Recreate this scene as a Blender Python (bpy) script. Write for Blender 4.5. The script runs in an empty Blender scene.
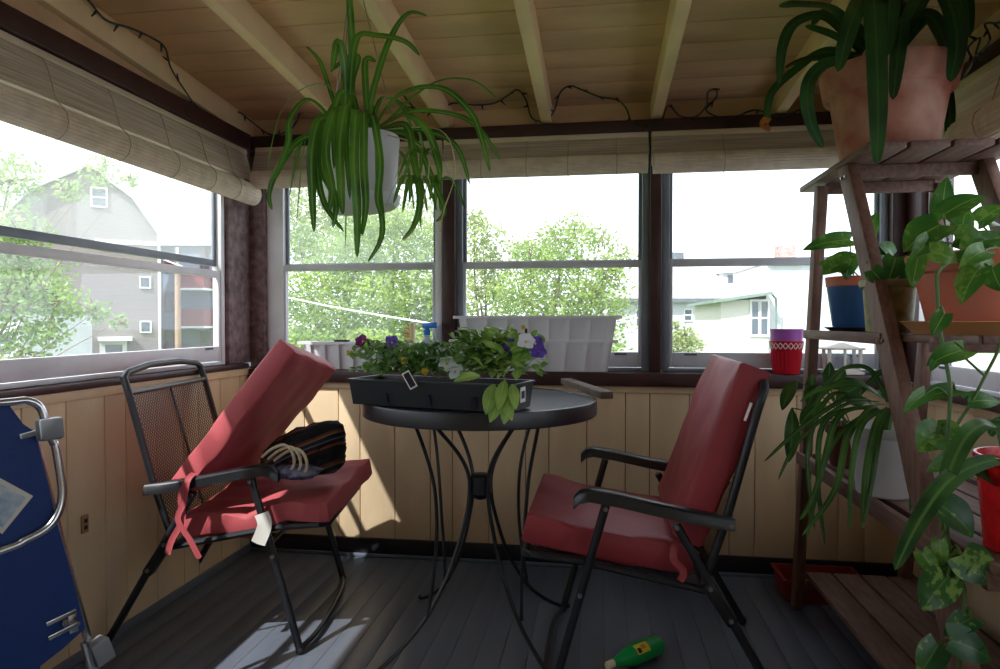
import bpy, bmesh, math, random
from mathutils import Vector as V, Matrix as M, noise as mnoise
R = random.Random(7)
PI = math.pi
C = bpy.context.scene.collection
S = bpy.context.scene

# ------------------------------------------------------------------ camera
F, CX, CY = 663.0, 500.0, 334.5
YAW = math.radians(8.4); PITCH = math.radians(-1.08)
cam_d = bpy.data.cameras.new('camera'); cam = bpy.data.objects.new('camera', cam_d); C.objects.link(cam)
cam_d.sensor_width = 36; cam_d.lens = F/1000*36; cam_d.clip_start = .02; cam_d.clip_end = 500
EYE = V((0, 0, 1.0)); cam.location = EYE
cam.rotation_euler = (PI/2+PITCH, 0, YAW); S.camera = cam
CR = M.Rotation(YAW, 3, 'Z') @ M.Rotation(PI/2+PITCH, 3, 'X')
CAMR = V((math.cos(YAW), math.sin(YAW), 0)); CAMF = V((-math.sin(YAW), math.cos(YAW), 0))
def ray(px, py): return CR @ V(((px-CX)/F, -(py-CY)/F, -1))
def pz(px, py, Z):                                   # point seen at a pixel, at a level depth Z
    d = ray(px, py); return EYE + d*(Z/d.dot(CAMF))
def pY(px, py, Y): d = ray(px, py); return EYE + d*(Y/d.y)
def pX(px, py, X): d = ray(px, py); return EYE + d*(X/d.x)
def pH(px, py, z): d = ray(px, py); return EYE + d*((z-1)/d.z)
def pN(px, py, p0, n):
    d = ray(px, py); return EYE + d*((V(p0)-EYE).dot(n)/d.dot(n))

# ------------------------------------------------------------------ materials
def lin(c):
    f = lambda v: v/12.92 if v <= .04045 else ((v+.055)/1.055)**2.4
    return tuple(f(x/255) for x in c)
MATS = {}
def mat(name, c, rough=.6, var=.12, scale=6, bump=0, bscale=40, metal=0, spec=.4, c2=None, stretch=None, trans=0, detail=4, ramp=(.35, .65)):
    m = bpy.data.materials.new(name); m.use_nodes = True; nt = m.node_tree; N = nt.nodes; L = nt.links
    b = N['Principled BSDF']; b.inputs['Roughness'].default_value = rough; b.inputs['Metallic'].default_value = metal
    b.inputs['Specular IOR Level'].default_value = spec
    a = lin(c); d = lin(c2) if c2 else tuple(min(1, x*(1+var)) for x in a)
    if not c2: a = tuple(x*(1-var) for x in a)
    tc = N.new('ShaderNodeTexCoord'); mp = N.new('ShaderNodeMapping'); L.new(tc.outputs['Object'], mp.inputs[0])
    if stretch: mp.inputs['Scale'].default_value = stretch
    n = N.new('ShaderNodeTexNoise'); n.inputs['Scale'].default_value = scale; n.inputs['Detail'].default_value = detail
    L.new(mp.outputs[0], n.inputs['Vector'])
    r = N.new('ShaderNodeValToRGB'); r.color_ramp.elements[0].position = ramp[0]; r.color_ramp.elements[1].position = ramp[1]
    r.color_ramp.elements[0].color = (*a, 1); r.color_ramp.elements[1].color = (*d, 1)
    L.new(n.outputs['Fac'], r.inputs[0]); L.new(r.outputs[0], b.inputs['Base Color'])
    if bump:
        n2 = N.new('ShaderNodeTexNoise'); n2.inputs['Scale'].default_value = bscale; n2.inputs['Detail'].default_value = 5
        L.new(mp.outputs[0], n2.inputs['Vector'])
        bp = N.new('ShaderNodeBump'); bp.inputs['Strength'].default_value = bump; bp.inputs['Distance'].default_value = .004
        L.new(n2.outputs['Fac'], bp.inputs['Height']); L.new(bp.outputs[0], b.inputs['Normal'])
    if trans:
        t = N.new('ShaderNodeBsdfTranslucent'); L.new(r.outputs[0], t.inputs[0])
        mx = N.new('ShaderNodeMixShader'); mx.inputs[0].default_value = trans
        L.new(b.outputs[0], mx.inputs[1]); L.new(t.outputs[0], mx.inputs[2]); L.new(mx.outputs[0], N['Material Output'].inputs[0])
    MATS[name] = m; return m
def glass(name, haze, tint=(.95, .97, 1)):
    m = bpy.data.materials.new(name); m.use_nodes = True; nt = m.node_tree; N = nt.nodes; L = nt.links
    N.remove(N['Principled BSDF'])
    tr = N.new('ShaderNodeBsdfTransparent'); tr.inputs[0].default_value = (*tint, 1)
    gl = N.new('ShaderNodeBsdfGlossy'); gl.inputs['Roughness'].default_value = .03
    fr = N.new('ShaderNodeLayerWeight'); fr.inputs[0].default_value = .5
    pw_ = N.new('ShaderNodeMath'); pw_.operation = 'POWER'; pw_.inputs[1].default_value = 4; L.new(fr.outputs['Facing'], pw_.inputs[0])
    ma_ = N.new('ShaderNodeMath'); ma_.operation = 'MULTIPLY_ADD'; ma_.inputs[1].default_value = .5; ma_.inputs[2].default_value = .03; L.new(pw_.outputs[0], ma_.inputs[0])
    m1 = N.new('ShaderNodeMixShader'); L.new(ma_.outputs[0], m1.inputs[0]); L.new(tr.outputs[0], m1.inputs[1]); L.new(gl.outputs[0], m1.inputs[2])
    tl = N.new('ShaderNodeBsdfTranslucent'); tl.inputs[0].default_value = (.9, .93, .97, 1)
    tc = N.new('ShaderNodeTexCoord'); n = N.new('ShaderNodeTexNoise'); n.inputs['Scale'].default_value = 3
    L.new(tc.outputs['Object'], n.inputs['Vector'])
    mr = N.new('ShaderNodeMapRange'); mr.inputs[3].default_value = haze*.7; mr.inputs[4].default_value = haze*1.3
    L.new(n.outputs['Fac'], mr.inputs[0])
    m2 = N.new('ShaderNodeMixShader'); L.new(mr.outputs[0], m2.inputs[0]); L.new(m1.outputs[0], m2.inputs[1]); L.new(tl.outputs[0], m2.inputs[2])
    L.new(m2.outputs[0], N['Material Output'].inputs[0]); MATS[name] = m; return m
def meshmat(name, c, period, fill, rough=.5, diag=True):       # perforated sheet: real holes through the sheet, in its own coordinates
    m = mat(name, c, rough=rough, var=.1); nt = m.node_tree; N = nt.nodes; L = nt.links
    uv = N.new('ShaderNodeUVMap'); sx = N.new('ShaderNodeSeparateXYZ'); L.new(uv.outputs[0], sx.inputs[0])
    def mth(op, a, b=None):
        q = N.new('ShaderNodeMath'); q.operation = op
        for i, v in enumerate((a, b)):
            if v is None: continue
            if isinstance(v, (int, float)): q.inputs[i].default_value = v
            else: L.new(v, q.inputs[i])
        return q.outputs[0]
    x, y = sx.outputs[0], sx.outputs[1]
    if diag: p = mth('ADD', mth('MULTIPLY', x, 1.0), y); q = mth('SUBTRACT', mth('MULTIPLY', x, 1.0), y)
    else: p, q = x, y
    g = lambda t: mth('LESS_THAN', mth('FRACT', mth('DIVIDE', t, period)), fill)
    s = mth('MAXIMUM', g(p), g(q))
    tr = N.new('ShaderNodeBsdfTransparent'); mx = N.new('ShaderNodeMixShader')
    L.new(s, mx.inputs[0]); L.new(tr.outputs[0], mx.inputs[1]); L.new(N['Principled BSDF'].outputs[0], mx.inputs[2])
    L.new(mx.outputs[0], N['Material Output'].inputs[0]); return m
def siding(name, c, pitch, var=.05, axis=2, rough=.7, depth=.5):                  # clapboards: a saw-tooth bump
    m = mat(name, c, rough=rough, var=var, scale=.5); nt = m.node_tree; N = nt.nodes; L = nt.links
    tc = N.new('ShaderNodeTexCoord'); sx = N.new('ShaderNodeSeparateXYZ'); L.new(tc.outputs['Object'], sx.inputs[0])
    d = N.new('ShaderNodeMath'); d.operation = 'DIVIDE'; d.inputs[1].default_value = pitch; L.new(sx.outputs[axis], d.inputs[0])
    f = N.new('ShaderNodeMath'); f.operation = 'FRACT'; L.new(d.outputs[0], f.inputs[0])
    b = N.new('ShaderNodeBump'); b.inputs['Strength'].default_value = depth; b.inputs['Distance'].default_value = pitch*.25; b.invert = True
    L.new(f.outputs[0], b.inputs['Height']); L.new(b.outputs[0], N['Principled BSDF'].inputs['Normal']); return m

mat('wall_paint', (222, 197, 160), rough=.5, var=.10, scale=5, bump=.25, bscale=60, stretch=(1, 1, .35))
mat('ceiling_paint', (200, 164, 126), rough=.6, var=.14, scale=7, bump=.5, bscale=45, stretch=(.3, 1, 1))
mat('beam_paint', (224, 194, 152), rough=.55, var=.08, scale=5, bump=.2)
mat('brown_paint', (62, 38, 38), rough=.42, var=.2, scale=9, bump=.3, bscale=50)
mat('post_paint', (104, 82, 82), rough=.6, var=.3, scale=30, bump=.9, bscale=90, c2=(146, 124, 126))
mat('baseboard_paint', (30, 28, 32), rough=.45, var=.15)
mat('floor_paint', (82, 90, 103), rough=.36, var=.10, scale=4, bump=.15, bscale=30, stretch=(1, .25, 1), c2=(104, 111, 123))
mat('floor_gap', (58, 60, 66), rough=.8, var=.1)
mat('gap', (30, 26, 22), rough=.9, var=.1)
mat('window_white', (226, 227, 232), rough=.4, var=.06, scale=8)
mat('window_grey', (124, 132, 144), rough=.4, var=.08, scale=10, bump=.1)
mat('window_light', (196, 198, 206), rough=.4, var=.06, scale=10)
mat('window_dark', (88, 92, 100), rough=.4, var=.1)
glass('glass_clear', .03); glass('glass_hazy', .09)
mat('bamboo', (220, 204, 188), rough=.6, var=.1, scale=3, stretch=(1, 1, 60), trans=.25, c2=(184, 168, 154))
mat('bamboo_roll', (222, 208, 192), rough=.6, var=.1, scale=20, trans=.22)
mat('rail_wood', (200, 182, 160), rough=.5, var=.06)
mat('cord_tan', (176, 160, 140), rough=.8, var=.1)
mat('black_metal', (33, 35, 40), rough=.36, var=.15, spec=.5)
mat('black_plastic', (26, 28, 33), rough=.33, var=.1, spec=.5)
meshmat('sling_mesh', (76, 54, 46), .016, .36)
meshmat('table_mesh', (62, 66, 72), .019, .5, rough=.34)
mat('cushion_red', (146, 54, 62), rough=.48, var=.08, scale=5, bump=.12, bscale=160, spec=.4, c2=(162, 64, 72))
mat('cushion_faded', (170, 76, 82), rough=.6, var=.08, scale=5, bump=.15, bscale=160, spec=.3, c2=(186, 90, 94))
mat('cloth_tag', (225, 222, 214), rough=.8, var=.05)
mat('steel_bolt', (160, 160, 165), rough=.3, metal=1, var=.05)
mat('planter_black', (36, 40, 44), rough=.4, var=.1)
mat('soil', (58, 42, 30), rough=.95, var=.4, scale=60, bump=1, bscale=90)
mat('white_plastic', (224, 225, 229), rough=.4, var=.03, trans=.04)
mat('white_pot', (205, 206, 208), rough=.45, var=.06)
mat('leaf_dead', (170, 110, 50), rough=.8, var=.2)
mat('stem_green', (78, 110, 50), rough=.5, var=.2)
mat('stem_brown', (92, 66, 44), rough=.8, var=.2)
mat('runner', (206, 190, 150), rough=.6, var=.1)
mat('petal_violet', (92, 62, 168), rough=.6, var=.2, scale=60, trans=.2, c2=(120, 96, 200))
mat('petal_magenta', (118, 34, 112), rough=.6, var=.2, scale=60, trans=.2, c2=(150, 60, 140))
mat('petal_white', (222, 226, 236), rough=.6, var=.04, trans=.2)
mat('petal_yellow', (222, 190, 60), rough=.6, var=.1)
mat('terracotta', (196, 108, 82), rough=.75, var=.12, scale=7, bump=.15, c2=(184, 122, 104))
mat('terracotta_lime', (160, 92, 74), rough=.8, var=.2, scale=9, bump=.2, c2=(190, 148, 132))
mat('saucer_clay', (192, 138, 92), rough=.6, var=.1)
mat('blue_glaze', (44, 84, 132), rough=.25, var=.08)
mat('blue_dark', (26, 36, 50), rough=.35, var=.1)
mat('olive_glaze', (150, 148, 104), rough=.5, var=.25, scale=34, bump=.5, c2=(112, 108, 70))
mat('maroon_pot', (96, 48, 46), rough=.6, var=.15)
mat('red_bucket', (190, 26, 44), rough=.3, var=.08)
mat('purple_pot', (160, 84, 168), rough=.35, var=.06)
mat('red_foil', (206, 30, 34), rough=.25, var=.2, scale=20, bump=.6, bscale=25)
mat('stand_wood', (98, 70, 60), rough=.6, var=.2, scale=10, bump=.3, stretch=(8, 8, 1), c2=(122, 90, 76))
mat('stand_slat', (92, 68, 60), rough=.6, var=.2, scale=10, bump=.3, stretch=(8, 1, 8), c2=(118, 90, 78))
mat('old_board', (96, 82, 74), rough=.7, var=.2, scale=14, bump=.3, c2=(124, 108, 96))
mat('lantern_white', (214, 208, 196), rough=.5, var=.08)
mat('bag_black', (26, 26, 34), rough=.85, var=.3, scale=50, bump=.6, bscale=120)
mat('rope', (206, 190, 160), rough=.85, var=.15, scale=90, bump=.6, bscale=200)
mat('cloth_blue', (36, 38, 62), rough=.85, var=.2, scale=30, c2=(112, 110, 132))
mat('alu', (206, 208, 212), rough=.22, metal=1, var=.05)
mat('grey_plastic', (130, 134, 140), rough=.45, var=.1)
mat('blue_fabric', (16, 54, 122), rough=.55, var=.08, scale=300, bump=.1, bscale=600)
mat('string_cord', (34, 46, 38), rough=.5, var=.2)
mat('bulb_dark', (50, 56, 58), rough=.25, var=.3)
mat('bottle_green', (24, 156, 78), rough=.3, var=.08)
mat('label_yellow', (232, 206, 40), rough=.5, var=.05)
mat('cream_cap', (222, 214, 180), rough=.5, var=.05)
mat('ink_dark', (30, 28, 50), rough=.6, var=.1)
mat('ink_orange', (214, 140, 30), rough=.6, var=.1)
mat('bristle', (214, 186, 110), rough=.8, var=.2, scale=80)
mat('brush_wood', (220, 196, 150), rough=.6, var=.1)
mat('spray_blue', (40, 120, 214), rough=.35, var=.06)
mat('spray_clear', (206, 212, 220), rough=.2, var=.04, trans=.5)
mat('paper_blue', (110, 160, 200), rough=.6, var=.4, scale=25, c2=(222, 226, 226))
mat('rust_box', (160, 122, 88), rough=.6, var=.1)
mat('red_dull', (128, 38, 34), rough=.6, var=.15)
def leafmat(name, c, c2, rib=None, ribw=.05, streak=.5, trans=.3, rough=.38, speck=0):
    m = mat(name, c, rough=rough, scale=9, c2=c2, trans=trans, ramp=(.35, .65)); nt = m.node_tree; N = nt.nodes; L = nt.links
    ramp = [n for n in N if n.type == 'VALTORGB'][0]; bs = N['Principled BSDF']; tl = [n for n in N if n.type == 'BSDF_TRANSLUCENT'][0]
    uv = N.new('ShaderNodeUVMap'); sx = N.new('ShaderNodeSeparateXYZ'); L.new(uv.outputs[0], sx.inputs[0])
    mp = N.new('ShaderNodeMapping'); mp.inputs['Scale'].default_value = (9, .25, 1); L.new(uv.outputs[0], mp.inputs[0])
    ns = N.new('ShaderNodeTexNoise'); ns.inputs['Scale'].default_value = 2.0; ns.inputs['Detail'].default_value = 1; L.new(mp.outputs[0], ns.inputs['Vector'])
    m1 = N.new('ShaderNodeMix'); m1.data_type = 'RGBA'; m1.blend_type = 'MULTIPLY'; m1.inputs['Factor'].default_value = streak
    mr = N.new('ShaderNodeMapRange'); mr.inputs[1].default_value = .3; mr.inputs[2].default_value = .7; mr.inputs[3].default_value = .45; mr.inputs[4].default_value = 1.35; L.new(ns.outputs['Fac'], mr.inputs[0])
    L.new(ramp.outputs[0], m1.inputs[6]); L.new(mr.outputs[0], m1.inputs[7]); out = m1.outputs[2]
    a = N.new('ShaderNodeMath'); a.operation = 'SUBTRACT'; a.inputs[1].default_value = .5; L.new(sx.outputs[0], a.inputs[0])
    b = N.new('ShaderNodeMath'); b.operation = 'ABSOLUTE'; L.new(a.outputs[0], b.inputs[0])
    g = N.new('ShaderNodeMapRange'); g.inputs[1].default_value = ribw*.5; g.inputs[2].default_value = ribw*1.5; g.inputs[3].default_value = .75; g.inputs[4].default_value = 0; L.new(b.outputs[0], g.inputs[0])
    m2 = N.new('ShaderNodeMix'); m2.data_type = 'RGBA'; L.new(g.outputs[0], m2.inputs[0]); L.new(out, m2.inputs[6]); m2.inputs[7].default_value = (*lin(rib or c2), 1); out = m2.outputs[2]
    if speck:
        tc = N.new('ShaderNodeTexCoord'); n3 = N.new('ShaderNodeTexNoise'); n3.inputs['Scale'].default_value = 70; n3.inputs['Detail'].default_value = 6; L.new(tc.outputs['Object'], n3.inputs['Vector'])
        n4 = N.new('ShaderNodeTexNoise'); n4.inputs['Scale'].default_value = 9; L.new(tc.outputs['Object'], n4.inputs['Vector'])
        mu = N.new('ShaderNodeMath'); mu.operation = 'MULTIPLY'; L.new(n3.outputs['Fac'], mu.inputs[0]); L.new(n4.outputs['Fac'], mu.inputs[1])
        h = N.new('ShaderNodeMapRange'); h.inputs[1].default_value = .29; h.inputs[2].default_value = .33; h.inputs[4].default_value = speck; L.new(mu.outputs[0], h.inputs[0])
        m3 = N.new('ShaderNodeMix'); m3.data_type = 'RGBA'; L.new(h.outputs[0], m3.inputs[0]); L.new(out, m3.inputs[6]); m3.inputs[7].default_value = (*lin((132, 164, 80)), 1); out = m3.outputs[2]
    L.new(out, bs.inputs['Base Color']); L.new(out, tl.inputs[0])
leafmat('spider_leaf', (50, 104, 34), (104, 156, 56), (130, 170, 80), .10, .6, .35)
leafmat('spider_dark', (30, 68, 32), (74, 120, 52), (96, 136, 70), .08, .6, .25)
leafmat('clivia_leaf', (22, 58, 34), (48, 92, 44), (60, 104, 58), .06, .4, .2, .28)
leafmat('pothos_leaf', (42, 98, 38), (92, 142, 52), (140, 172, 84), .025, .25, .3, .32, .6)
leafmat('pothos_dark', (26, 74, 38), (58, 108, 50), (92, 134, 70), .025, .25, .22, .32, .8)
leafmat('foliage_lettuce', (100, 150, 58), (172, 204, 110), (180, 206, 130), .05, .2, .35)
leafmat('foliage_small', (72, 122, 52), (140, 180, 88), (120, 160, 76), .05, .2, .35)
# outside
siding('siding_grey', (118, 112, 111), .16, depth=.8)
siding('siding_blue', (98, 108, 126), .16)
siding('siding_white', (192, 195, 202), .18)
siding('siding_cream', (206, 202, 194), .18)
mat('trim_outside', (215, 216, 218), rough=.6, var=.03)
mat('trim_maroon', (112, 50, 60), rough=.6, var=.1)
mat('balcony_red', (116, 46, 50), rough=.6, var=.1, scale=2)
mat('pane_outside', (70, 84, 96), rough=.15, var=.2, scale=1, spec=.8)
mat('roof_pale', (184, 183, 185), rough=.85, var=.1, scale=3)
mat('roof_dark', (96, 104, 112), rough=.85, var=.12, scale=3)
mat('roof_green', (116, 136, 126), rough=.8, var=.1)
mat('brick_pale', (168, 140, 134), rough=.9, var=.25, scale=6)
mat('pole_wood', (150, 122, 104), rough=.9, var=.15, scale=3, stretch=(4, 4, .4))
mat('bark', (120, 104, 88), rough=.9, var=.2, scale=6)
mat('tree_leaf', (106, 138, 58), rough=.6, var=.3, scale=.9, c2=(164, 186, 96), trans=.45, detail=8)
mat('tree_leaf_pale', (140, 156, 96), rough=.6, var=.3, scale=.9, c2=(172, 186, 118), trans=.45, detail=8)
mat('tree_leaf_bright', (116, 146, 84), rough=.6, var=.3, scale=1.5, c2=(162, 186, 118), trans=.45, detail=8)
mat('grass', (96, 120, 62), rough=.9, var=.25, scale=.4)
mat('wire_white', (225, 225, 225), rough=.5, var=.02)
def m_(n): return MATS[n]

# ------------------------------------------------------------------ mesh builder
class MB:
    def __init__(s): s.v = []; s.f = []; s.uv = None; s.mi = []; s.uvd = {}
    def add(s, vs, fs, mi=0):
        o = len(s.v); s.v += [V(p) for p in vs]; s.f += [tuple(i+o for i in f) for f in fs]; s.mi += [mi]*len(fs)
    def box(s, c, d, rot=None, bev=0, mi=0):
        bm = bmesh.new(); bmesh.ops.create_cube(bm, size=1)
        for v in bm.verts: v.co = V((v.co.x*d[0], v.co.y*d[1], v.co.z*d[2]))
        if bev: bmesh.ops.bevel(bm, geom=bm.edges[:], offset=min(bev, .49*min(d)), segments=2, affect='EDGES', profile=.5)
        T = M.Translation(V(c)) @ (rot.to_4x4() if rot else M.Identity(4))
        bm.verts.index_update()
        s.add([T @ v.co for v in bm.verts], [[v.index for v in f.verts] for f in bm.faces], mi); bm.free()
    def bx(s, x0, x1, y0, y1, z0, z1, bev=0, mi=0):
        s.box(((x0+x1)/2, (y0+y1)/2, (z0+z1)/2), (abs(x1-x0), abs(y1-y0), abs(z1-z0)), None, bev, mi)
    def beam(s, a, b, w, h, up=V((0, 0, 1)), bev=.002, mi=0):          # rectangular bar from a to b: w across, h along up
        a = V(a); b = V(b); t = (b-a); L = t.length; t.normalize(); x = t.cross(up)
        if x.length < 1e-4: x = V((1, 0, 0))
        x.normalize(); z = x.cross(t).normalized(); rot = M((x, t, z)).transposed()
        s.box((a+b)/2, (w, L, h), rot, bev, mi)
    def tube(s, pts, r, n=8, closed=False, sm=0, cap=True, mi=0):
        P = [V(p) for p in pts]
        if sm: P = smooth(P, sm, closed)
        N = len(P); rr = r if isinstance(r, (list, tuple)) else None
        rings = []; prev = None
        for i, p in enumerate(P):
            if closed: t = P[(i+1) % N]-P[i-1]
            else: t = P[min(i+1, N-1)]-P[max(i-1, 0)]
            if t.length < 1e-9: t = V((0, 0, 1))
            t.normalize()
            if prev is None: x = t.cross(V((0, 0, 1)) if abs(t.z) < .9 else V((1, 0, 0)))
            else: x = prev-t*prev.dot(t)
            x.normalize(); prev = x; y = t.cross(x)
            q = (rr[0]+(rr[-1]-rr[0])*i/max(N-1, 1)) if rr and len(rr) == 2 else (rr[i] if rr else r)
            rings.append([p+(x*math.cos(2*PI*k/n)+y*math.sin(2*PI*k/n))*q for k in range(n)])
        vs = [v for g in rings for v in g]; fs = []
        for i in range(N if closed else N-1):
            j = (i+1) % N
            for k in range(n): fs.append((i*n+k, i*n+(k+1) % n, j*n+(k+1) % n, j*n+k))
        if cap and not closed: fs.append(tuple(range(n-1, -1, -1))); fs.append(tuple((N-1)*n+k for k in range(n)))
        s.add(vs, fs, mi)
    def lathe(s, prof, c=(0, 0, 0), n=28, T=None, mi=0, sx=1, sy=1):   # profile of (r, z)
        c = V(c); vs = []; fs = []
        for r, z in prof:
            for k in range(n):
                p = V((r*math.cos(2*PI*k/n)*sx, r*math.sin(2*PI*k/n)*sy, z)); vs.append((T @ p if T else p)+c)
        for i in range(len(prof)-1):
            for k in range(n): fs.append((i*n+k, i*n+(k+1) % n, (i+1)*n+(k+1) % n, (i+1)*n+k))
        if prof[0][0] > 1e-6: fs.append(tuple(range(n-1, -1, -1)))
        if prof[-1][0] > 1e-6: fs.append(tuple((len(prof)-1)*n+k for k in range(n)))
        s.add(vs, fs, mi)
    def ball(s, c, r, sx=1, sy=1, sz=1, n=8, m=6, mi=0):
        s.lathe([(max(1e-7, r*math.sin(PI*i/m)), -r*math.cos(PI*i/m)*sz) for i in range(m+1)], c, n, None, mi, sx, sy)
    def prism(s, poly, ext, mi=0):                                    # a planar outline swept along ext
        k = len(poly); ext = V(ext); a = [V(p) for p in poly]
        s.add(a+[p+ext for p in a], [tuple(range(k-1, -1, -1)), tuple(range(k, 2*k))]+[(i, (i+1) % k, k+(i+1) % k, k+i) for i in range(k)], mi)
    def grid(s, fn, nu, nv, mi=0, wrap=False):
        vs = [fn(i/nu, j/nv) for j in range(nv+1) for i in range(nu+1)]
        s.add(vs, [(j*(nu+1)+i, j*(nu+1)+i+1, (j+1)*(nu+1)+i+1, (j+1)*(nu+1)+i) for j in range(nv) for i in range(nu)], mi)
    def pad(s, fn, T, nu=16, nv=16, wr=.004, edge=.10, seed=0):        # stuffed cushion: fn(u,v) -> mid point, T thickness
        def nrm(u, v):
            e = .02; a = fn(min(1, u+e), v)-fn(max(0, u-e), v); b = fn(u, min(1, v+e))-fn(u, max(0, v-e)); return a.cross(b).normalized()
        def prof(t):
            q = min(t, 1-t)/edge
            return 1 if q >= 1 else math.sqrt(max(0, 1-(1-q)**2))*.72+.28*q**.2 if q > 0 else .0
        ax = lambda k: .5-.5*math.cos(PI*k)*(.65+.35*abs(math.cos(PI*k)))
        def side(sg):
            def g(i, j):
                u, v = ax(i), ax(j); t = min(prof(u), prof(v)); n = nrm(u, v); p = fn(u, v)
                w = mnoise.noise(V((u*5+seed, v*5, sg*3)))*wr*1.6+mnoise.noise(V((u*16+seed, v*4, sg)))*wr*.7
                return p+n*sg*(T/2*(.74+.26*t)+w*t+ T*.10*math.sin(PI*u)*math.sin(PI*v))
            return g
        s.grid(side(1), nu, nv); o2 = len(s.v); s.grid(side(-1), nu, nv)
        for k in range(nu*nv): s.f[-1-k] = s.f[-1-k][::-1]
        o1 = o2-(nu+1)*(nv+1); w = nu+1
        loop = [i for i in range(nu)]+[j*w+nu for j in range(nv)]+[nv*w+i for i in range(nu, 0, -1)]+[j*w for j in range(nv, 0, -1)]
        for a, b in zip(loop, loop[1:]+loop[:1]): s.f.append((o1+b, o1+a, o2+a, o2+b)); s.mi.append(0)
    def strap(s, pts, w, N=None, n=12, fold=.18, tip=.75, base=.6, mi=0, jit=.25, rnd=R):
        P = smooth([V(p) for p in pts], n) if len(pts) > 2 else [V(pts[0]).lerp(V(pts[1]), i/n) for i in range(n+1)]
        k = len(P)-1; vs = []; fs = []
        cc = (P[0]+P[-1])/2; toc = (EYE-cc).normalized()
        if N is None: N = V((0, 0, .55))+toc*.75
        N = V(N)+V((rnd.uniform(-1, 1), rnd.uniform(-1, 1), rnd.uniform(-.5, .5)))*jit
        ps = None
        for i, p in enumerate(P):
            t = (P[min(i+1, k)]-P[max(i-1, 0)]).normalized(); x = t.cross(N)
            if x.length < 1e-3: x = V((1, 0, 0))
            x.normalize()
            if ps is not None and x.dot(ps) < 0: x = -x
            ps = x if ps is None else (ps*.3+x*.7).normalized(); x = ps; nn = x.cross(t)
            q = i/k; ww = w/2*min(1, base+q*2.2)*(1 if q < tip else max(.02, math.sqrt(max(0, 1-((q-tip)/(1-tip))**2))))
            vs += [p-x*ww+nn*fold*ww, p, p+x*ww+nn*fold*ww]
            for j_ in range(3): s.uvd[len(s.v)+3*i+j_] = (j_*.5+len(s.v)*.37*0, q+len(s.v)*.013)
        for i in range(k): fs += [(3*i, 3*i+1, 3*i+4, 3*i+3), (3*i+1, 3*i+2, 3*i+5, 3*i+4)]
        s.add(vs, fs, mi)
    def blade(s, a, b, w, N, kind='heart', cup=.15, droop=.12, mi=0, rows=8):   # broad leaf from stalk end a to tip b
        a = V(a); b = V(b); t = (b-a); L = t.length; t.normalize(); x = t.cross(V(N)).normalized(); n = x.cross(t)
        vs = []; fs = []
        for i in range(rows+1):
            q = i/rows
            if kind == 'heart': ww = w/2*(math.sin(PI*min(1, q*.86+.14)**.72))**.8; back = .10*L*(1-q)**6
            else: ww = w/2*math.sin(PI*(q*.97+.015))**.75; back = 0
            c = a+t*(L*q)+n*(droop*L*math.sin(PI*q*.9)-droop*L*.5*q*q)
            for j, e in enumerate((-1, -.5, 0, .5, 1)):
                s.uvd[len(s.v)+len(vs)] = (.5+.5*e, q+len(s.v)*.013)
                vs.append(c+x*ww*e+n*(cup*ww*e*e)-t*back*abs(e)*1.6)
        for i in range(rows):
            for j in range(4): fs.append((i*5+j, i*5+j+1, (i+1)*5+j+1, (i+1)*5+j))
        s.add(vs, fs, mi)
    def build(s, name, m, parent=None, smooth_=True, org=None, local=False, auto=None):
        me = bpy.data.meshes.new(name)
        T = M.Identity(4)
        if parent is not None and not local: T = ROOT[parent.name].inverted()
        elif org is not None: T = M.Translation(-V(org))
        me.from_pydata([T @ v for v in s.v], [], s.f)
        for q in (m if isinstance(m, (list, tuple)) else [m]): me.materials.append(m_(q))
        for p, i in zip(me.polygons, s.mi): p.material_index = i; p.use_smooth = smooth_
        if s.uv:
            l = me.uv_layers.new(name='UVMap')
            for p in me.polygons:
                for li, vi in zip(p.loop_indices, p.vertices): l.data[li].uv = s.uv(s.v[vi])
        if s.uvd and not s.uv:
            l = me.uv_layers.new(name='UVMap')
            for p in me.polygons:
                for li, vi in zip(p.loop_indices, p.vertices): l.data[li].uv = s.uvd.get(vi, (.2, 0))
        me.validate(); me.update()
        if smooth_: 
            try: me.set_sharp_from_angle(angle=math.radians(38))
            except Exception: pass
        o = bpy.data.objects.new(name, me); C.objects.link(o)
        if parent is not None: o.parent = parent; ROOT[o.name] = ROOT[parent.name]
        else:
            if org is not None: o.location = V(org)
            ROOT[o.name] = M.Translation(V(org)) if org is not None else M.Identity(4)
        return o
ROOT = {}
def smooth(P, k, closed=False):
    n = len(P); out = []
    rng = range(n if closed else n-1)
    for i in rng:
        p0, p1, p2, p3 = (P[(i+d) % n] if closed else P[min(max(i+d, 0), n-1)] for d in (-1, 0, 1, 2))
        for j in range(k):
            t = j/k
            out.append(.5*((2*p1)+(p2-p0)*t+(2*p0-5*p1+4*p2-p3)*t*t+(3*p1-p0-3*p2+p3)*t**3))
    if not closed: out.append(P[-1].copy())
    return out
def tag(o, label, cat, group=None):
    o['label'] = label; o['category'] = cat
    if group: o['group'] = group
    return o
def thing(name, label, cat, loc, rz=0, group=None):
    o = bpy.data.objects.new(name, None); o.empty_display_size = .1; C.objects.link(o); o.location = V(loc); o.rotation_euler = (0, 0, rz)
    ROOT[o.name] = M.Translation(V(loc)) @ M.Rotation(rz, 4, 'Z')
    return tag(o, label, cat, group)
def structure(o): o['kind'] = 'structure'; return o
def sroot(name, loc=(0, 0, 0)):
    o = bpy.data.objects.new(name, None); o.empty_display_size = .1; C.objects.link(o); o.location = V(loc); ROOT[o.name] = M.Translation(V(loc)); return structure(o)

# ================================================================== THE PORCH
XL, XR, D, YB = -1.513, 1.155, 2.722, -.9
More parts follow.
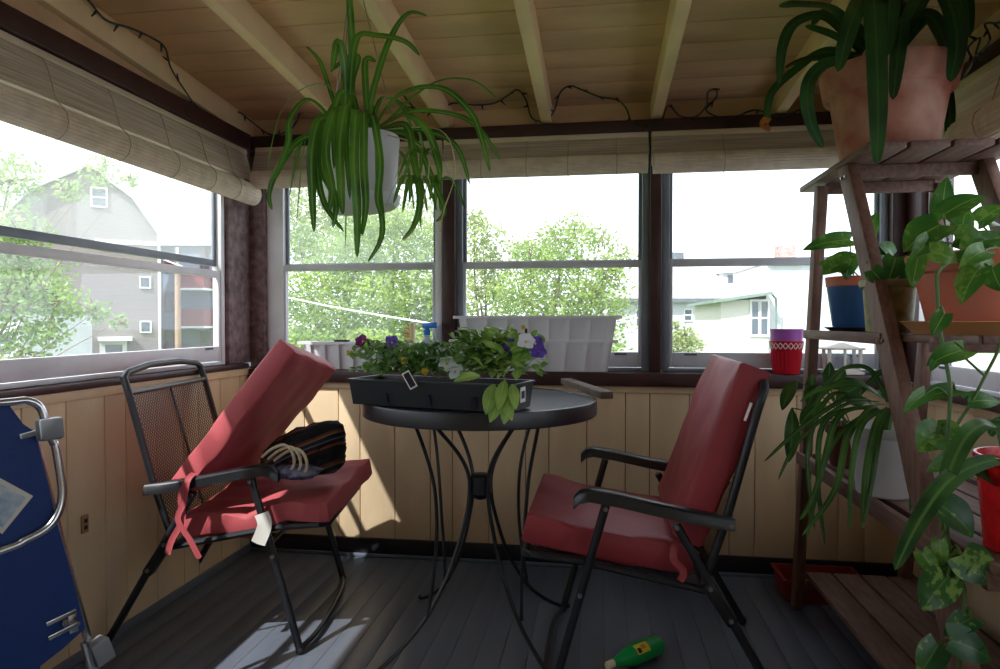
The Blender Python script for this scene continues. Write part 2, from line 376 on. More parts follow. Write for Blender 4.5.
# floor
b = MB(); x = XL-.06
while x < XR+.06:
    b.bx(x, x+.0750, YB, D+.02, -.02, 0, .0008); x += .076
b.bx(XL-.06, XR+.06, YB, D+.02, -.03, -.003, 0, 1)
structure(b.build('floor', ['floor_paint', 'floor_gap'], org=(0, 1, 0)))
# lower walls of vertical boards
def boards(b, along, a0, a1, z0, z1, face, thick, pitch, gap=.003):
    a = a0; k = 0
    while a < a1-.01:
        w = pitch*(1 if k % 3 else .62); e = min(a+w, a1)
        if along == 'x': b.bx(a+gap/2, e-gap/2, face, face+thick, z0, z1, .0025); 
        else: b.bx(face, face+thick, a+gap/2, e-gap/2, z0, z1, .0025)
        a = e; k += 1
ZS = .742
b = MB(); boards(b, 'x', XL, XR, 0, ZS, D, .02, .155)
b.bx(XL-.1, XR+.1, D+.012, D+.12, 0, ZS, 0, 1); b.bx(XL, XR, D-.008, D+.004, ZS-.028, ZS, .002)
structure(b.build('wall_back', ['wall_paint', 'gap'], org=(0, D, 0)))
b = MB(); boards(b, 'y', YB, D, 0, .80, XL-.02, .02, .150)
b.bx(XL-.12, XL-.012, YB, D+.1, 0, .80, 0, 1); b.bx(XL-.004, XL+.008, YB, D, .772, .80, .002)
structure(b.build('wall_left', ['wall_paint', 'gap'], org=(XL, 1, 0)))
b = MB(); boards(b, 'y', YB, D, 0, .74, XR, .02, .150)
b.bx(XR+.012, XR+.12, YB, D+.1, 0, .74, 0, 1); b.bx(XR-.008, XR+.004, YB, D, .712, .74, .002)
structure(b.build('wall_right', ['wall_paint', 'gap'], org=(XR, 1, 0)))
# baseboards
b = MB(); b.bx(XL, XR, D-.018, D, 0, .075, .003); structure(b.build('baseboard_back', 'baseboard_paint', org=(0, D, 0)))
b = MB(); b.bx(XL, XL+.012, YB, D-.02, 0, .03, .003); structure(b.build('baseboard_left', 'floor_paint', org=(XL, 1, 0)))
b = MB(); b.bx(XR-.016, XR, YB, D-.02, 0, .07, .003); structure(b.build('baseboard_right', 'baseboard_paint', org=(XR, 1, 0)))
b = MB(); b.bx(XL+.012, XR-.016, D-.034, D-.018, 0, .014, .004); structure(b.build('trim_1', 'floor_paint', org=(0, D, 0)))
# sills
b = MB(); b.bx(XL, XR, D-.03, D+.15, ZS, .797, .006); structure(b.build('trim_2', 'brown_paint', org=(0, D, ZS)))
b = MB(); b.bx(XL-.14, XL+.014, YB, D-.031, .80, .822, .005); structure(b.build('trim_3', 'brown_paint', org=(XL, 1, .8)))
b = MB(); b.bx(XR-.03, XR+.14, YB, D-.031, .74, .772, .005); structure(b.build('trim_4', 'brown_paint', org=(XR, 1, .74)))
# header beams
ZH0, ZH1 = 1.748, 1.802
b = MB(); b.bx(XL-.1, XR+.1, D-.03, D+.12, ZH0, ZH1, .004); structure(b.build('trim_5', 'brown_paint', org=(0, D, ZH0)))
b = MB(); b.bx(XL-.12, XL+.03, YB, D-.031, ZH0-.005, ZH1+.005, .004); structure(b.build('trim_6', 'brown_paint', org=(XL, 1, ZH0)))
b = MB(); b.bx(XR-.03, XR+.12, YB, D-.031, ZH0-.005, ZH1+.005, .004); structure(b.build('trim_7', 'brown_paint', org=(XR, 1, ZH0)))
# corner posts and mullions
def xat(px, Y): return pY(px, 264, Y).x
def yat(px, X): return pX(px, 300, X).y
YW = D+.05
b = MB(); x1 = xat(265, YW-.02); y0 = yat(227, XL-.02)
b.bx(XL-.064, XL-.01, y0, D+.12, .822, ZH0-.006, .004); b.bx(XL-.01, x1, YW-.03, D+.12, .797, ZH0, .004)
structure(b.build('trim_8', 'post_paint', org=(XL, D, .8)))
b = MB(); x0 = xat(890, YW-.02)
b.bx(x0, XR+.01, YW-.04, D+.12, .797, ZH0, .004); b.bx(XR+.01, XR+.12, D-.10, D+.12, .773, ZH0-.006, .004)
structure(b.build('trim_9', 'brown_paint', org=(XR, D, .8)))
for i, (a, c) in enumerate(((442.5, 455), (650, 661.5))):
    b = MB(); b.bx(xat(a, YW-.03), xat(c, YW-.03), YW-.03, D+.12, .797, ZH0, .004)
    structure(b.build('trim_%d' % (10+i), 'brown_paint', org=((xat(a, YW)+xat(c, YW))/2, D, .8)))
# ceiling: boards across, rafters running out to the header
SL = .0724
def zr(Y): return ZH1+SL*(D-Y)
ce = sroot('ceiling', (0, 1, 1.9))
b = MB(); Y = D+.1; th = math.atan(SL)
rot = M.Rotation(-th, 3, 'X'); RD = .088
while Y > YB:
    b.box(((XL+XR)/2, Y-.0675, zr(Y-.0675)+RD+.01), (XR-XL+.3, .1325, .02), rot, .002); Y -= .1355
b.box(((XL+XR)/2, (D+YB)/2, zr((D+YB)/2)+RD+.026), (XR-XL+.3, D-YB+.25, .012), rot, 0, 1)
b.build('ceiling_boards', ['ceiling_paint', 'gap'], ce)
b = MB()
b.bx(XL-.1, XR+.1, D+.03, D+.06, ZH1, ZH1+RD+.02); b.build('eave_blocking', 'ceiling_paint', ce)
for s_, x in ((-1, XL-.02), (1, XR+.02)):
    b = MB(); p = [(x, YB, ZH1), (x, D+.04, ZH1), (x, D+.04, zr(D)+RD+.01), (x, YB, zr(YB)+RD+.01)]
    b.prism(p if s_ > 0 else p[::-1], (.03*s_, 0, 0)); b.build('gable_panel', 'ceiling_paint', ce, smooth_=False)
for px, py in ((190, 104), (320, 112), (436, 116), (545, 119), (657, 118), (782, 112)):
    x = pH(px, py, ZH1).x if px > 200 else XL-.012
    b = MB(); b.beam((x, D+.05, zr(D+.05)+RD/2), (x, YB, zr(YB)+RD/2), .042, RD, bev=.003); b.build('rafter', 'beam_paint', ce)

# windows -------------------------------------------------------------------
def window(idx, p0, u, n, w, z0, z1, zm, split=0, hazy=True, low='window_light', jamb=.026, rail=.05, wide=0, frame='window_white'):
    """p0: foot of one jamb on the inner face, u along the wall, n outward"""
    u = V(u); n = V(n); p0 = V(p0); W = sroot('window_%d' % idx, p0)
    def bb(b, a0, a1, d0, d1, h0, h1, bev=.003, mi=0):
        A = p0+u*a0+n*d0; B = p0+u*a1+n*d1
        b.bx(min(A.x, B.x), max(A.x, B.x), min(A.y, B.y), max(A.y, B.y), h0, h1, bev, mi)
    b = MB()
    bb(b, 0, jamb+wide, 0, .040, z0, z1); bb(b, w-jamb, w, 0, .040, z0, z1); bb(b, jamb+wide, w-jamb, 0, .040, z1-.03, z1); bb(b, jamb+wide, w-jamb, .0, .040, z0, z0+.014)
    b.build('window_frame', frame, W)
    a0, a1 = jamb+wide, w-jamb; st = .014
    def sash(name, d, h0, h1, rb, rt, m, g):
        b = MB(); bb(b, a0, a0+st, d, d+.016, h0, h1); bb(b, a1-st, a1, d, d+.016, h0, h1)
        bb(b, a0+st, a1-st, d, d+.016, h0, h0+rb); bb(b, a0+st, a1-st, d, d+.016, h1-rt, h1)
        o = b.build(name, m, W)
        g_ = MB(); bb(g_, a0+st-.004, a1-st+.004, d+.006, d+.009, h0+rb-.004, h1-rt+.004, 0)
        g_.build('glass_pane', g, o, smooth_=False)
        return o
    sash('upper_sash', .023, zm-.012+split, z1-.032, .028, .02, 'window_grey', 'glass_hazy' if hazy else 'glass_clear')
    lo = sash('lower_sash', .005, z0+.016, zm+.012-split*.2, rail, .03, low, 'glass_clear')
    b = MB()
    for a in (a0+.06, a1-.11): bb(b, a, a+.05, .001, .0049, z0+.016+rail-.012, z0+.016+rail-.004, .001)
    b.build('finger_lift', 'window_dark', lo)
    return W
for i, (a, c, wide) in enumerate(((266.5, 442, .05), (455.5, 649.5, 0), (662, 889, 0))):
    xa, xc = xat(a, YW), xat(c, YW)
    window(2+i, (xa, YW, 0), (1, 0, 0), (0, 1, 0), xc-xa, .798, ZH0-.001, 1.243, frame='window_grey' if i else 'window_white', hazy=(i == 0), wide=wide, rail=.062 if i else .05, jamb=.03)
ye = yat(224, XL-.03)
window(1, (XL-.025, .45, 0), (0, 1, 0), (-1, 0, 0), ye-.45, .823, ZH0-.006, 1.205, split=.035, rail=.062, low='window_white')
window(5, (XR+.03, .95, 0), (0, 1, 0), (1, 0, 0), D-.105-.95, .773, ZH0-.006, 1.22, hazy=False, rail=.06, low='window_white')
window(6, (XL-.025, -.80, 0), (0, 1, 0), (-1, 0, 0), 1.10, .823, ZH0-.006, 1.205, rail=.062)
window(7, (XR+.03, -.80, 0), (0, 1, 0), (1, 0, 0), 1.60, .773, ZH0-.006, 1.22, rail=.06)
for k, (x0, x1, y0, y1) in enumerate(((XL-.12, XL-.01, .305, .445), (XR+.01, XR+.12, .805, .945), (XL-.12, XL-.01, -.9, -.805), (XR+.01, XR+.12, -.9, -.805))):
    b = MB(); b.bx(x0, x1, y0, y1, .823 if x0 < 0 else .773, ZH0-.006, .004); structure(b.build('trim_%d' % (12+k), 'brown_paint', org=((x0+x1)/2, (y0+y1)/2, .8)))
# bamboo blinds ---------------------------------------------------------------
def blind(label, A, B, inw, zf, zc, rr, cords, tilt=0):
    A = V(A); B = V(B); inw = V(inw); u = (B-A); L = u.length; u.normalize()
    t = thing('bamboo_blind', label, 'blind', (A+B)/2, 0, 'rolled bamboo blinds at the windows')
    zt = A.z
    b = MB(); b.beam(A+inw*.017-V((0, 0, .012)), B+inw*.017-V((0, 0, .012)), .022, .022, bev=.004); b.build('headrail', 'rail_wood', t)
    b = MB(); N = 34
    # hanging flap of split bamboo: fine ridges
    vs = []; K = 36
    for i in range(K+1):
        q = i/K; z = zt-.024-(zt-.024-zf)*q; off = .022+.030*q+(.0034 if i % 2 else 0)
        vs += [A+inw*off+V((0, 0, z-zt)), B+inw*off+V((0, 0, z-zt-tilt*q))]
    b.add(vs, [(2*i, 2*i+1, 2*i+3, 2*i+2) for i in range(K)])
    b.build('valance_flap', 'bamboo', t, smooth_=False)
    b = MB(); n = 48; vs = []; fs = []
    for e, p in ((0, A+u*.004), (1, B-u*.004)):
        for k in range(n):
            a = 2*PI*k/n; r = rr*(1.0 if k % 2 else .94)
            vs.append(p+inw*(.012+rr+math.cos(a)*r*.82)+V((0, 0, zc-zt+math.sin(a)*r-tilt*e)))
    fs = [(k, (k+1) % n, n+(k+1) % n, n+k) for k in range(n)]+[tuple(range(n-1, -1, -1)), tuple(range(n, 2*n))]
    b.add(vs, fs); b.build('rolled_slats', 'bamboo_roll', t, smooth_=False)
    b = MB()
    b.grid(lambda p, q: A.lerp(B, p)+inw*(.010+.004*q)+V((0, 0, -.02-(zt-.02-zc)*q)), 4, 4); b.build('back_slats', 'bamboo', t)
    for c in cords:
        p = A+u*(L*c); q0 = p+inw*.024+V((0, 0, -.02))
        pts = [q0]+[p+inw*(.03+.034*k/4)+V((0, 0, -.02-(zt-.02-zf)*k/4)) for k in range(1, 5)]
        pts += [p+inw*(.014+rr+math.cos(a)*rr*.9)+V((0, 0, zc-zt-tilt*c+math.sin(a)*rr*1.06)) for a in (.5, 0, -.6, -1.2, -1.57)]
        b = MB(); b.tube(pts, .0016, 5); b.build('cord', 'cord_tan', t)
    return t
yb = D-.031
zt = ZH0-.002
def bl(px0, px1): return (pY(px0, 150, yb).x, yb, zt), (pY(px1, 150, yb).x, yb, zt)
a, c = bl(258, 443); blind('rolled bamboo blind behind the hanging spider plant', a, c, (0, -1, 0), 1.640, 1.602, .038, (.25, .8))
a, c = bl(445, 648); blind('rolled bamboo blind over the middle back window, cord knotted on top', a, c, (0, -1, 0), 1.652, 1.616, .038, (.2, .42, .62, .85))
a, c = bl(651, 893); blind('rolled bamboo blind over the back window behind the plant stand', a, c, (0, -1, 0), 1.650, 1.614, .040, (.3, .8))
xl = XL-.009
blind('long rolled bamboo blind over the window on the left wall', (xl, .47, ZH0-.007), (xl, D-.045, ZH0-.007), (1, 0, 0), 1.605, 1.545, .046, (.42, .52, .63, .74, .84, .92))
blind('rolled bamboo blind over the right wall window by the big clay pot', (XR-.031, D-.13, ZH0-.007), (XR-.031, .60, ZH0-.007), (-1, 0, 0), 1.60, 1.545, .052, (.12, .3, .5))

# house wall behind the camera
b = MB(); b.bx(XL-.12, XR+.12, YB-.06, YB, 0, 2.15); structure(b.build('wall_house', 'wall_paint', org=(0, YB, 0)))
# outlet plate on left wall
p = pX(84, 524, XL+.0005)
b = MB(); b.bx(XL+.0005, XL+.006, p.y-.013, p.y+.013, p.z-.027, p.z+.027, .002)
t = tag(b.build('wall_outlet', 'rust_box', org=(XL, p.y, p.z)), 'small brown outlet plate on the boarded left wall', 'outlet')
b = MB(); b.bx(XL+.0062, XL+.008, p.y-.006, p.y+.006, p.z+.004, p.z+.016, .001); b.bx(XL+.0062, XL+.008, p.y-.006, p.y+.006, p.z-.016, p.z-.004, .001); b.build('socket', 'ink_dark', t)

# ================================================================== string lights
def string_lights(label, pts, k=6, step=.075):
    P = smooth([V(p) for p in pts], k)
    t = thing('string_lights', label, 'string lights', P[0])
    b = MB(); b.tube(P, .0034, 6); b.build('cord', 'string_cord', t)
    acc = 0
    for a, c in zip(P, P[1:]):
        acc += (c-a).length
        if acc > step:
            acc = 0; d = V((R.uniform(-.6, .6), R.uniform(-.5, .2), R.uniform(-1, .3))).normalized()
            b = MB(); b.tube([c, c+d*.010, c+d*.013, c+d*.022, c+d*.026], [.0042, .0042, .0030, .0026, .0006], 6); b.build('bulb', 'bulb_dark', t)
nC = V((0, SL, 1)).normalized()
def pc(px, py, off=.012): return pN(px, py, (0, D, ZH1+RD-off), nC)
def pw(px, py):
    a = pY(px, py, D-.04); return a if a.z < zr(a.y)+RD-.012 else pc(px, py)
def pr_(px, py):
    a = pX(px, py, XL+.026); return a if a.z < zr(a.y)+RD-.012 else pc(px, py)
string_lights('string of small dark lights draped across the ceiling at upper left',
    [pr_(x, y) for x, y in ((60, -25), (88, 0), (106, 20), (130, 28), (152, 38), (165, 48), (171, 68), (186, 92), (199, 108))]+[pw(x, y) for x, y in ((222, 117), (238, 112), (252, 122), (272, 135), (292, 128), (300, 113))])
string_lights('string of small dark lights looping along the back header beam',
    [pw(x, y) for x, y in ((404, 96), (420, 112), (440, 108), (455, 103), (475, 105), (495, 103), (510, 94), (518, 90), (526, 100), (532, 118), (545, 121), (554, 111), (560, 93), (570, 86), (582, 90), (600, 97), (617, 100), (626, 108), (632, 122), (645, 126), (660, 124), (668, 106), (680, 116), (695, 117), (706, 106), (708, 92), (716, 90), (716, 98), (706, 110), (722, 118), (738, 116), (755, 110), (780, 116), (800, 110), (815, 104))])
string_lights('tangled string of dark lights above the right window',
    [V((XR-.05, pX(x, y, XR-.05).y, pX(x, y, XR-.05).z)) for x, y in ((962, 80), (972, 62), (968, 48), (980, 38), (976, 55), (990, 40), (985, 24), (1000, 22), (1015, 5))])

# ================================================================== chairs
def make_chair(t):
    L = dict(parent=t, local=True)
    W = .285
    for s in (-1, 1):
        y = W*s
        b = MB(); b.tube([(.292, y, .012), (.15, y, .532)], .0115, 10); b.ball((.292, y, .012), .0135); b.build('front_leg', 'black_metal', **L)
        b = MB(); b.tube([(-.30, y, .012), (-.025, y*.985, .49)], .0115, 10); b.ball((-.30, y, .012), .0145)
        b.build('rear_leg', 'black_metal', **L)
        b = MB(); b.beam((-.165, y*.97, .245), (-.10, y*.97, .345), .03, .034, up=V((0, 1, 0)), bev=.006); b.build('hinge_bracket', 'black_plastic', **L)
        b = MB()
        pts = [(-.165, .502), (-.12, .508), (.0, .528), (.12, .552), (.19, .562), (.215, .556), (.232, .538)]
        wd = [.036, .042, .046, .05, .052, .048, .03]
        rings = []
        for (x, z), w in zip(pts, wd): rings.append([(x, y-w/2, z-.018), (x, y-w/2+.004, z+.007), (x, y-w/4, z+.013), (x, y+w/4, z+.013), (x, y+w/2-.004, z+.007), (x, y+w/2, z-.018)])
        vs = [q for r in rings for q in r]; k = 6
        b.add(vs, [(i*k+j, i*k+(j+1) % k, (i+1)*k+(j+1) % k, (i+1)*k+j) for i in range(len(rings)-1) for j in range(k)]+[tuple(range(k-1, -1, -1)), tuple((len(rings)-1)*k+j for j in range(k))])
        b.build('armrest', 'black_plastic', **L)
        b = MB()
        for x, z, yy in ((.15, .525, y+s*.012), (-.025, .486, y+s*.012), (-.155, .495, y+s*.012), (.215, .30, y+s*.012), (-.158, .258, y*.97+s*.015), (-.108, .335, y*.97+s*.015)):
            b = MB(); b.tube([(x, yy, z), (x, yy+s*.007, z)], .006, 8); b.build('bolt', 'steel_bolt', **L)
    b = MB(); w = .262
    b.tube([(-.095, w, .335), (-.150, w, .50), (-.225, w, .785), (-.240, w, .832), (-.244, w*.9, .846), (-.246, .1, .862), (-.246, -.1, .862), (-.244, -w*.9, .846), (-.240, -w, .832), (-.225, -w, .785), (-.150, -w, .50), (-.095, -w, .335)], .011, 10)
    b.tube([(-.225, -w, .785), (-.225, w, .785)], .0085, 8)
    b.build('back_frame', 'black_metal', **L)
    b = MB(); b.grid(lambda u, v: V((-.10-.125*v-.010*math.sin(PI*u), (u-.5)*2*(w-.006), .345+.44*v)), 10, 8)
    b.uv = lambda p: (p.y, p.z)
    b.build('back_sling', 'sling_mesh', **L)
    b = MB(); b.tube([(-.228, 0, .785), (-.165, 0, .56), (-.112, 0, .345)], .004, 6); b.build('sling_rib', 'black_metal', **L)
    b = MB(); w2 = .258
    b.tube([(-.10, -w2, .318), (.21, -w2, .375), (.345, -w2, .385), (.365, -w2*.9, .38), (.365, w2*.9, .38), (.345, w2, .385), (.21, w2, .375), (-.10, w2, .318)], .0105, 8)
    b.tube([(-.10, -w2, .318), (-.10, w2, .318)], .009, 8); b.tube([(.205, -W, .335), (.205, W, .335)], .007, 8)
    b.build('seat_frame', 'black_metal', **L)
    b = MB(); b.grid(lambda u, v: V((-.095+.45*v, (u-.5)*2*(w2-.006), .318+.066*v-.012*math.sin(PI*v)*math.sin(PI*u))), 10, 10)
    b.uv = lambda p: (p.y, p.x); b.build('seat_sling', 'sling_mesh', **L)
    b = MB(); b.tube([(.29, -W, .014), (.315, -W*.6, .016), (.32, 0, .016), (.315, W*.6, .016), (.29, W, .014)], .0085, 8, sm=5); b.build('floor_bar', 'black_metal', **L)
def copy_tree(o, parent=None):
    c = o.copy(); C.objects.link(c); c.parent = parent; ROOT[c.name] = ROOT[o.name]
    for k in [q for q in bpy.data.objects if q.parent == o]: copy_tree(k, c)
    return c
GRP = 'folding patio chairs with red cushions'
chL = thing('patio_chair', 'black folding patio chair in the left corner, its mesh back uncovered', 'chair', (-1.218, 2.105, 0), math.radians(9), GRP)
make_chair(chL)
cc = CAMR*.4625+CAMF*1.945
chR = copy_tree(chL); chR.location = (cc.x, cc.y, 0)
rzR = math.atan2(.154, -.988)+YAW; chR.rotation_euler = (0, 0, rzR)
ROOT[chR.name] = M.Translation(chR.location) @ M.Rotation(rzR, 4, 'Z')
tag(chR, 'black folding patio chair right of the round table, facing left, cushion on its back', 'chair', GRP)

# cushions
def local_pts(root): return lambda p: ROOT[root.name] @ V(p)
# right chair: seat pad and back pad hinged together
g = local_pts(chR)
t = thing('chair_cushion', 'red two-part cushion upright on the chair right of the table', 'cushion', g((.1, 0, .39)), 0, 'red chair cushions')
bil = lambda A, B, C_, D_: (lambda u, v: (V(A).lerp(V(B), u)).lerp(V(D_).lerp(V(C_), u), v))
b = MB()
f0 = bil(g((-.075, -.235, .386)), g((-.075, .235, .386)), g((.365, .245, .452)), g((.365, -.245, .452)))
b.pad(lambda u, v: f0(u, v)+V((0, 0, -.012*math.sin(PI*v))), .082, 18, 18, .005, .05, 2); b.build('seat_pad', 'cushion_red', t)
b = MB()
f1 = bil(g((-.058, -.235, .43)), g((-.058, .235, .43)), g((-.226, .235, .885)), g((-.226, -.235, .885)))
b.pad(lambda u, v: f1(u, v), .088, 18, 20, .005, .05, 5); bk = b.build('back_pad', 'cushion_red', t)
b = MB(); w = [g((-.205-.0, .278, .80)), g((-.19, .279, .755))]
b.beam(w[0], w[1], .002, .010, up=(w[0]-w[1]).cross(V((1, .3, 0))), bev=0); o = b.build('side_tag', 'cloth_tag', t)
b = MB()
b.strap([g((-.03, .25, .44)), g((-.02, .27, .40)), g((-.045, .275, .37)), g((-.035, .28, .345))], .018, N=g((0, 1, 0))-g((0, 0, 0)), tip=.98, base=1); b.build('tie', 'cushion_red', t)
# left chair: seat pad crumpled, back pad folded forward and tilted
g2 = local_pts(chL)
t = thing('chair_cushion', 'faded red cushion on the left chair, its back half tipped forward', 'cushion', g2((.1, 0, .39)), 0, 'red chair cushions')
f2 = bil(g2((-.07, -.25, .375)), g2((-.07, .24, .385)), g2((.415, .22, .448)), g2((.375, -.27, .435)))
def fL(u, v):
    p = f2(u, v); k = math.exp(-((v-.45)/.10)**2)*math.exp(-(u/.35)**2)
    return p+V((0, 0, -.028*k+.016*math.exp(-((v-.7)/.12)**2)*math.exp(-(u/.4)**2)+.02*(u-.5)*v))
b = MB(); b.pad(fL, .072, 24, 24, .010, .06, 11); b.build('seat_pad', 'cushion_faded', t)
f3 = bil(g2((-.085, -.26, .495)), g2((-.06, .20, .455)), g2((.268, .20, .845)), g2((.250, -.255, .932)))
b = MB(); b.pad(lambda u, v: f3(u, v), .072, 20, 22, .006, .05, 17); b.build('back_pad', 'cushion_faded', t)
b = MB(); Ny = g2((0, -1, 0))-g2((0, 0, 0))
b.strap([g2((-.02, -.285, .545)), g2((-.03, -.315, .530)), g2((-.045, -.318, .48)), g2((-.04, -.320, .42)), g2((-.07, -.322, .36)), g2((-.085, -.32, .315))], .018, N=Ny, tip=.98, base=1, jit=.05)
b.strap([g2((-.02, -.286, .548)), g2((-.025, -.318, .532)), g2((-.035, -.322, .47)), g2((-.05, -.325, .42)), g2((-.015, -.326, .36)), g2((.012, -.325, .305))], .018, N=Ny, tip=.98, base=1, jit=.05)
b.build('tie', 'cushion_faded', t)
b = MB(); b.strap([g2((.19, -.315, .435)), g2((.20, -.318, .40)), g2((.18, -.32, .345))], .042, N=Ny, tip=.99, base=1, jit=.1, fold=.06); b.build('care_tag', 'cloth_tag', t)

# bag on the left seat
bc = g2((.20, .02, .455))
t = thing('cloth_bag', 'dark striped cloth bag with rope handles slumped on the left chair', 'bag', bc, math.radians(10))
bm = bmesh.new(); bmesh.ops.create_icosphere(bm, subdivisions=5, radius=1)
b = MB(); bcen = pz(306, 452, 2.16); ex, ey, ez = CAMR, CAMF, V((0, 0, 1))
for v in bm.verts:
    d = v.co.normalized(); r = 1.0
    for (a, c_, e), amp, k in (((.62, 0, .78), .62, 9), ((.95, -.1, -.15), .20, 6), ((-.8, -.3, -.3), .35, 4), ((.2, .2, .95), .10, 8), ((.75, -.2, -.65), .22, 10)):
        r += amp*math.exp(-k*(1-d.dot(V((a, c_, e)).normalized())))
    r += .16*abs(mnoise.noise(d*2.1+V((3, 1, 4))))+.10*abs(mnoise.noise(d*5.3))-.07+.03*mnoise.noise(d*13)
    b.v.append(bcen+ex*d.x*.108*r+ey*d.y*.105*r+ez*max(d.z*.074*r, -.062))
bm.verts.index_update(); b.f = [tuple(v.index for v in f.verts) for f in bm.faces]; b.mi = [0]*len(b.f); bm.free()
m = mat('bag_weave', (20, 20, 27), rough=.9, var=.3, scale=50, bump=.6, bscale=120); nt = m.node_tree; N_ = nt.nodes; L_ = nt.links
tcn = N_.new('ShaderNodeTexCoord'); mpn = N_.new('ShaderNodeMapping'); mpn.inputs['Rotation'].default_value = (.25, .42, 0); L_.new(tcn.outputs['Object'], mpn.inputs[0])
sxn = N_.new('ShaderNodeSeparateXYZ'); L_.new(mpn.outputs[0], sxn.inputs[0])
mln = N_.new('ShaderNodeMath'); mln.operation = 'MULTIPLY'; mln.inputs[1].default_value = 11.0; L_.new(sxn.outputs[2], mln.inputs[0])
frn = N_.new('ShaderNodeMath'); frn.operation = 'FRACT'; L_.new(mln.outputs[0], frn.inputs[0])
rmp = N_.new('ShaderNodeValToRGB'); rmp.color_ramp.interpolation = 'CONSTANT'; el = rmp.color_ramp.elements
el[0].position = 0; el[0].color = (*lin((22, 22, 28)), 1); el[1].position = .28; el[1].color = (*lin((112, 58, 42)), 1)
for p_, c_ in ((.36, (22, 22, 28)), (.48, (86, 84, 104)), (.53, (24, 24, 30)), (.66, (110, 90, 56)), (.72, (96, 46, 40)), (.80, (22, 22, 28))):
    q_ = el.new(p_); q_.color = (*lin(c_), 1)
L_.new(frn.outputs[0], rmp.inputs[0]); L_.new(rmp.outputs[0], N_['Principled BSDF'].inputs['Base Color'])
b.build('bag_body', 'bag_weave', t)
for i in range(3):
    q = MB(); o = CAMR*(.019*i)+V((0, 0, -.006*i))
    q.tube([pz(x, y, Z)+o for x, y, Z in ((262, 457, 2.02), (272, 449, 2.00), (284, 445, 1.98), (292, 452, 1.97), (294, 464, 1.98), (288, 474, 2.0))], .0046, 8, sm=6); q.build('rope_handle', 'rope', t)
pc_ = pz(298, 476, 2.02)
t = thing('scarf', 'bunched blue-grey patterned scarf beside the bag on the left seat', 'scarf', pc_)
b = MB()
def scf(u, v):
    a = 2*PI*u; r = .062*math.sqrt(max(0, 1-(2*v-1)**2))*(1+.35*mnoise.noise(V((math.cos(a)*2.5, math.sin(a)*2.5, v*4+3))))
    return pc_+V((math.cos(a)*r*1.1, math.sin(a)*r*.8, .045*v-.01))
b.grid(scf, 28, 12); b.build('cloth_folds', 'cloth_blue', t)

# ================================================================== table
tc_ = CAMR*(-.062)+CAMF*2.075; TX, TY, TZ, TR = tc_.x, tc_.y, .764, .363
t = thing('bistro_table', 'round black metal bistro table with curved rod legs', 'table', (TX, TY, 0))
b = MB(); K = 56
vs_ = [(TX, TY, TZ-.003)]+[(TX+math.cos(2*PI*k/K)*(TR-.012), TY+math.sin(2*PI*k/K)*(TR-.012), TZ-.003) for k in range(K)]
b.add(vs_, [(0, 1+k, 1+(k+1) % K) for k in range(K)])
b.uv = lambda p: (p.x, p.y); b.build('mesh_top', 'table_mesh', t)
b = MB(); b.lathe([(TR-.014, TZ-.006), (TR-.008, TZ), (TR-.002, TZ-.001), (TR, TZ-.006), (TR, TZ-.044), (TR-.003, TZ-.047), (TR-.006, TZ-.044), (TR-.008, TZ-.010), (TR-.014, TZ-.006)], (TX, TY, 0), K); b.build('rim', 'black_metal', t)
b = MB()
for k in range(3):
    a = k*PI/3; c, s = math.cos(a)*(TR-.012), math.sin(a)*(TR-.012); b.beam((TX-c, TY-s, TZ-.012), (TX+c, TY+s, TZ-.012), .018, .008)
b.build('brace', 'black_metal', t)
b = MB(); b.lathe([(.030, -.03), (.036, -.026), (.036, .026), (.030, .03)], (TX, TY, .492), 16); b.lathe([(1e-6, -.052), (.018, -.046), (.030, -.030)], (TX, TY, .492), 16); b.build('collar', 'black_metal', t)
for k in range(4):
    a = math.radians(37+90*k)+YAW; e = V((math.cos(a), math.sin(a), 0)); sd = V((-e.y, e.x, 0)); o = V((TX, TY, 0))
    lg = MB()
    P = [(.205, TZ-.016), (.165, .69), (.085, .60), (.046, .53), (.042, .46), (.060, .38), (.11, .25), (.19, .13), (.27, .06), (.345, .016), (.375, .008)]
    lg.tube([o+e*r+V((0, 0, z)) for r, z in P], .0062, 8, sm=5); lg.ball(o+e*.375+V((0, 0, .008)), .008)
    lg.build('leg', 'black_metal', t)
    lg = MB(); P = [(.268, .02, TZ-.016), (.240, .03, .68), (.200, .036, .56), (.184, .036, .46), (.180, .030, .34), (.186, .016, .22), (.197, .008, .128)]
    lg.tube([o+e*r+sd*q+V((0, 0, z)) for r, q, z in P], .0055, 8, sm=5); lg.build('side_rod', 'black_metal', t)

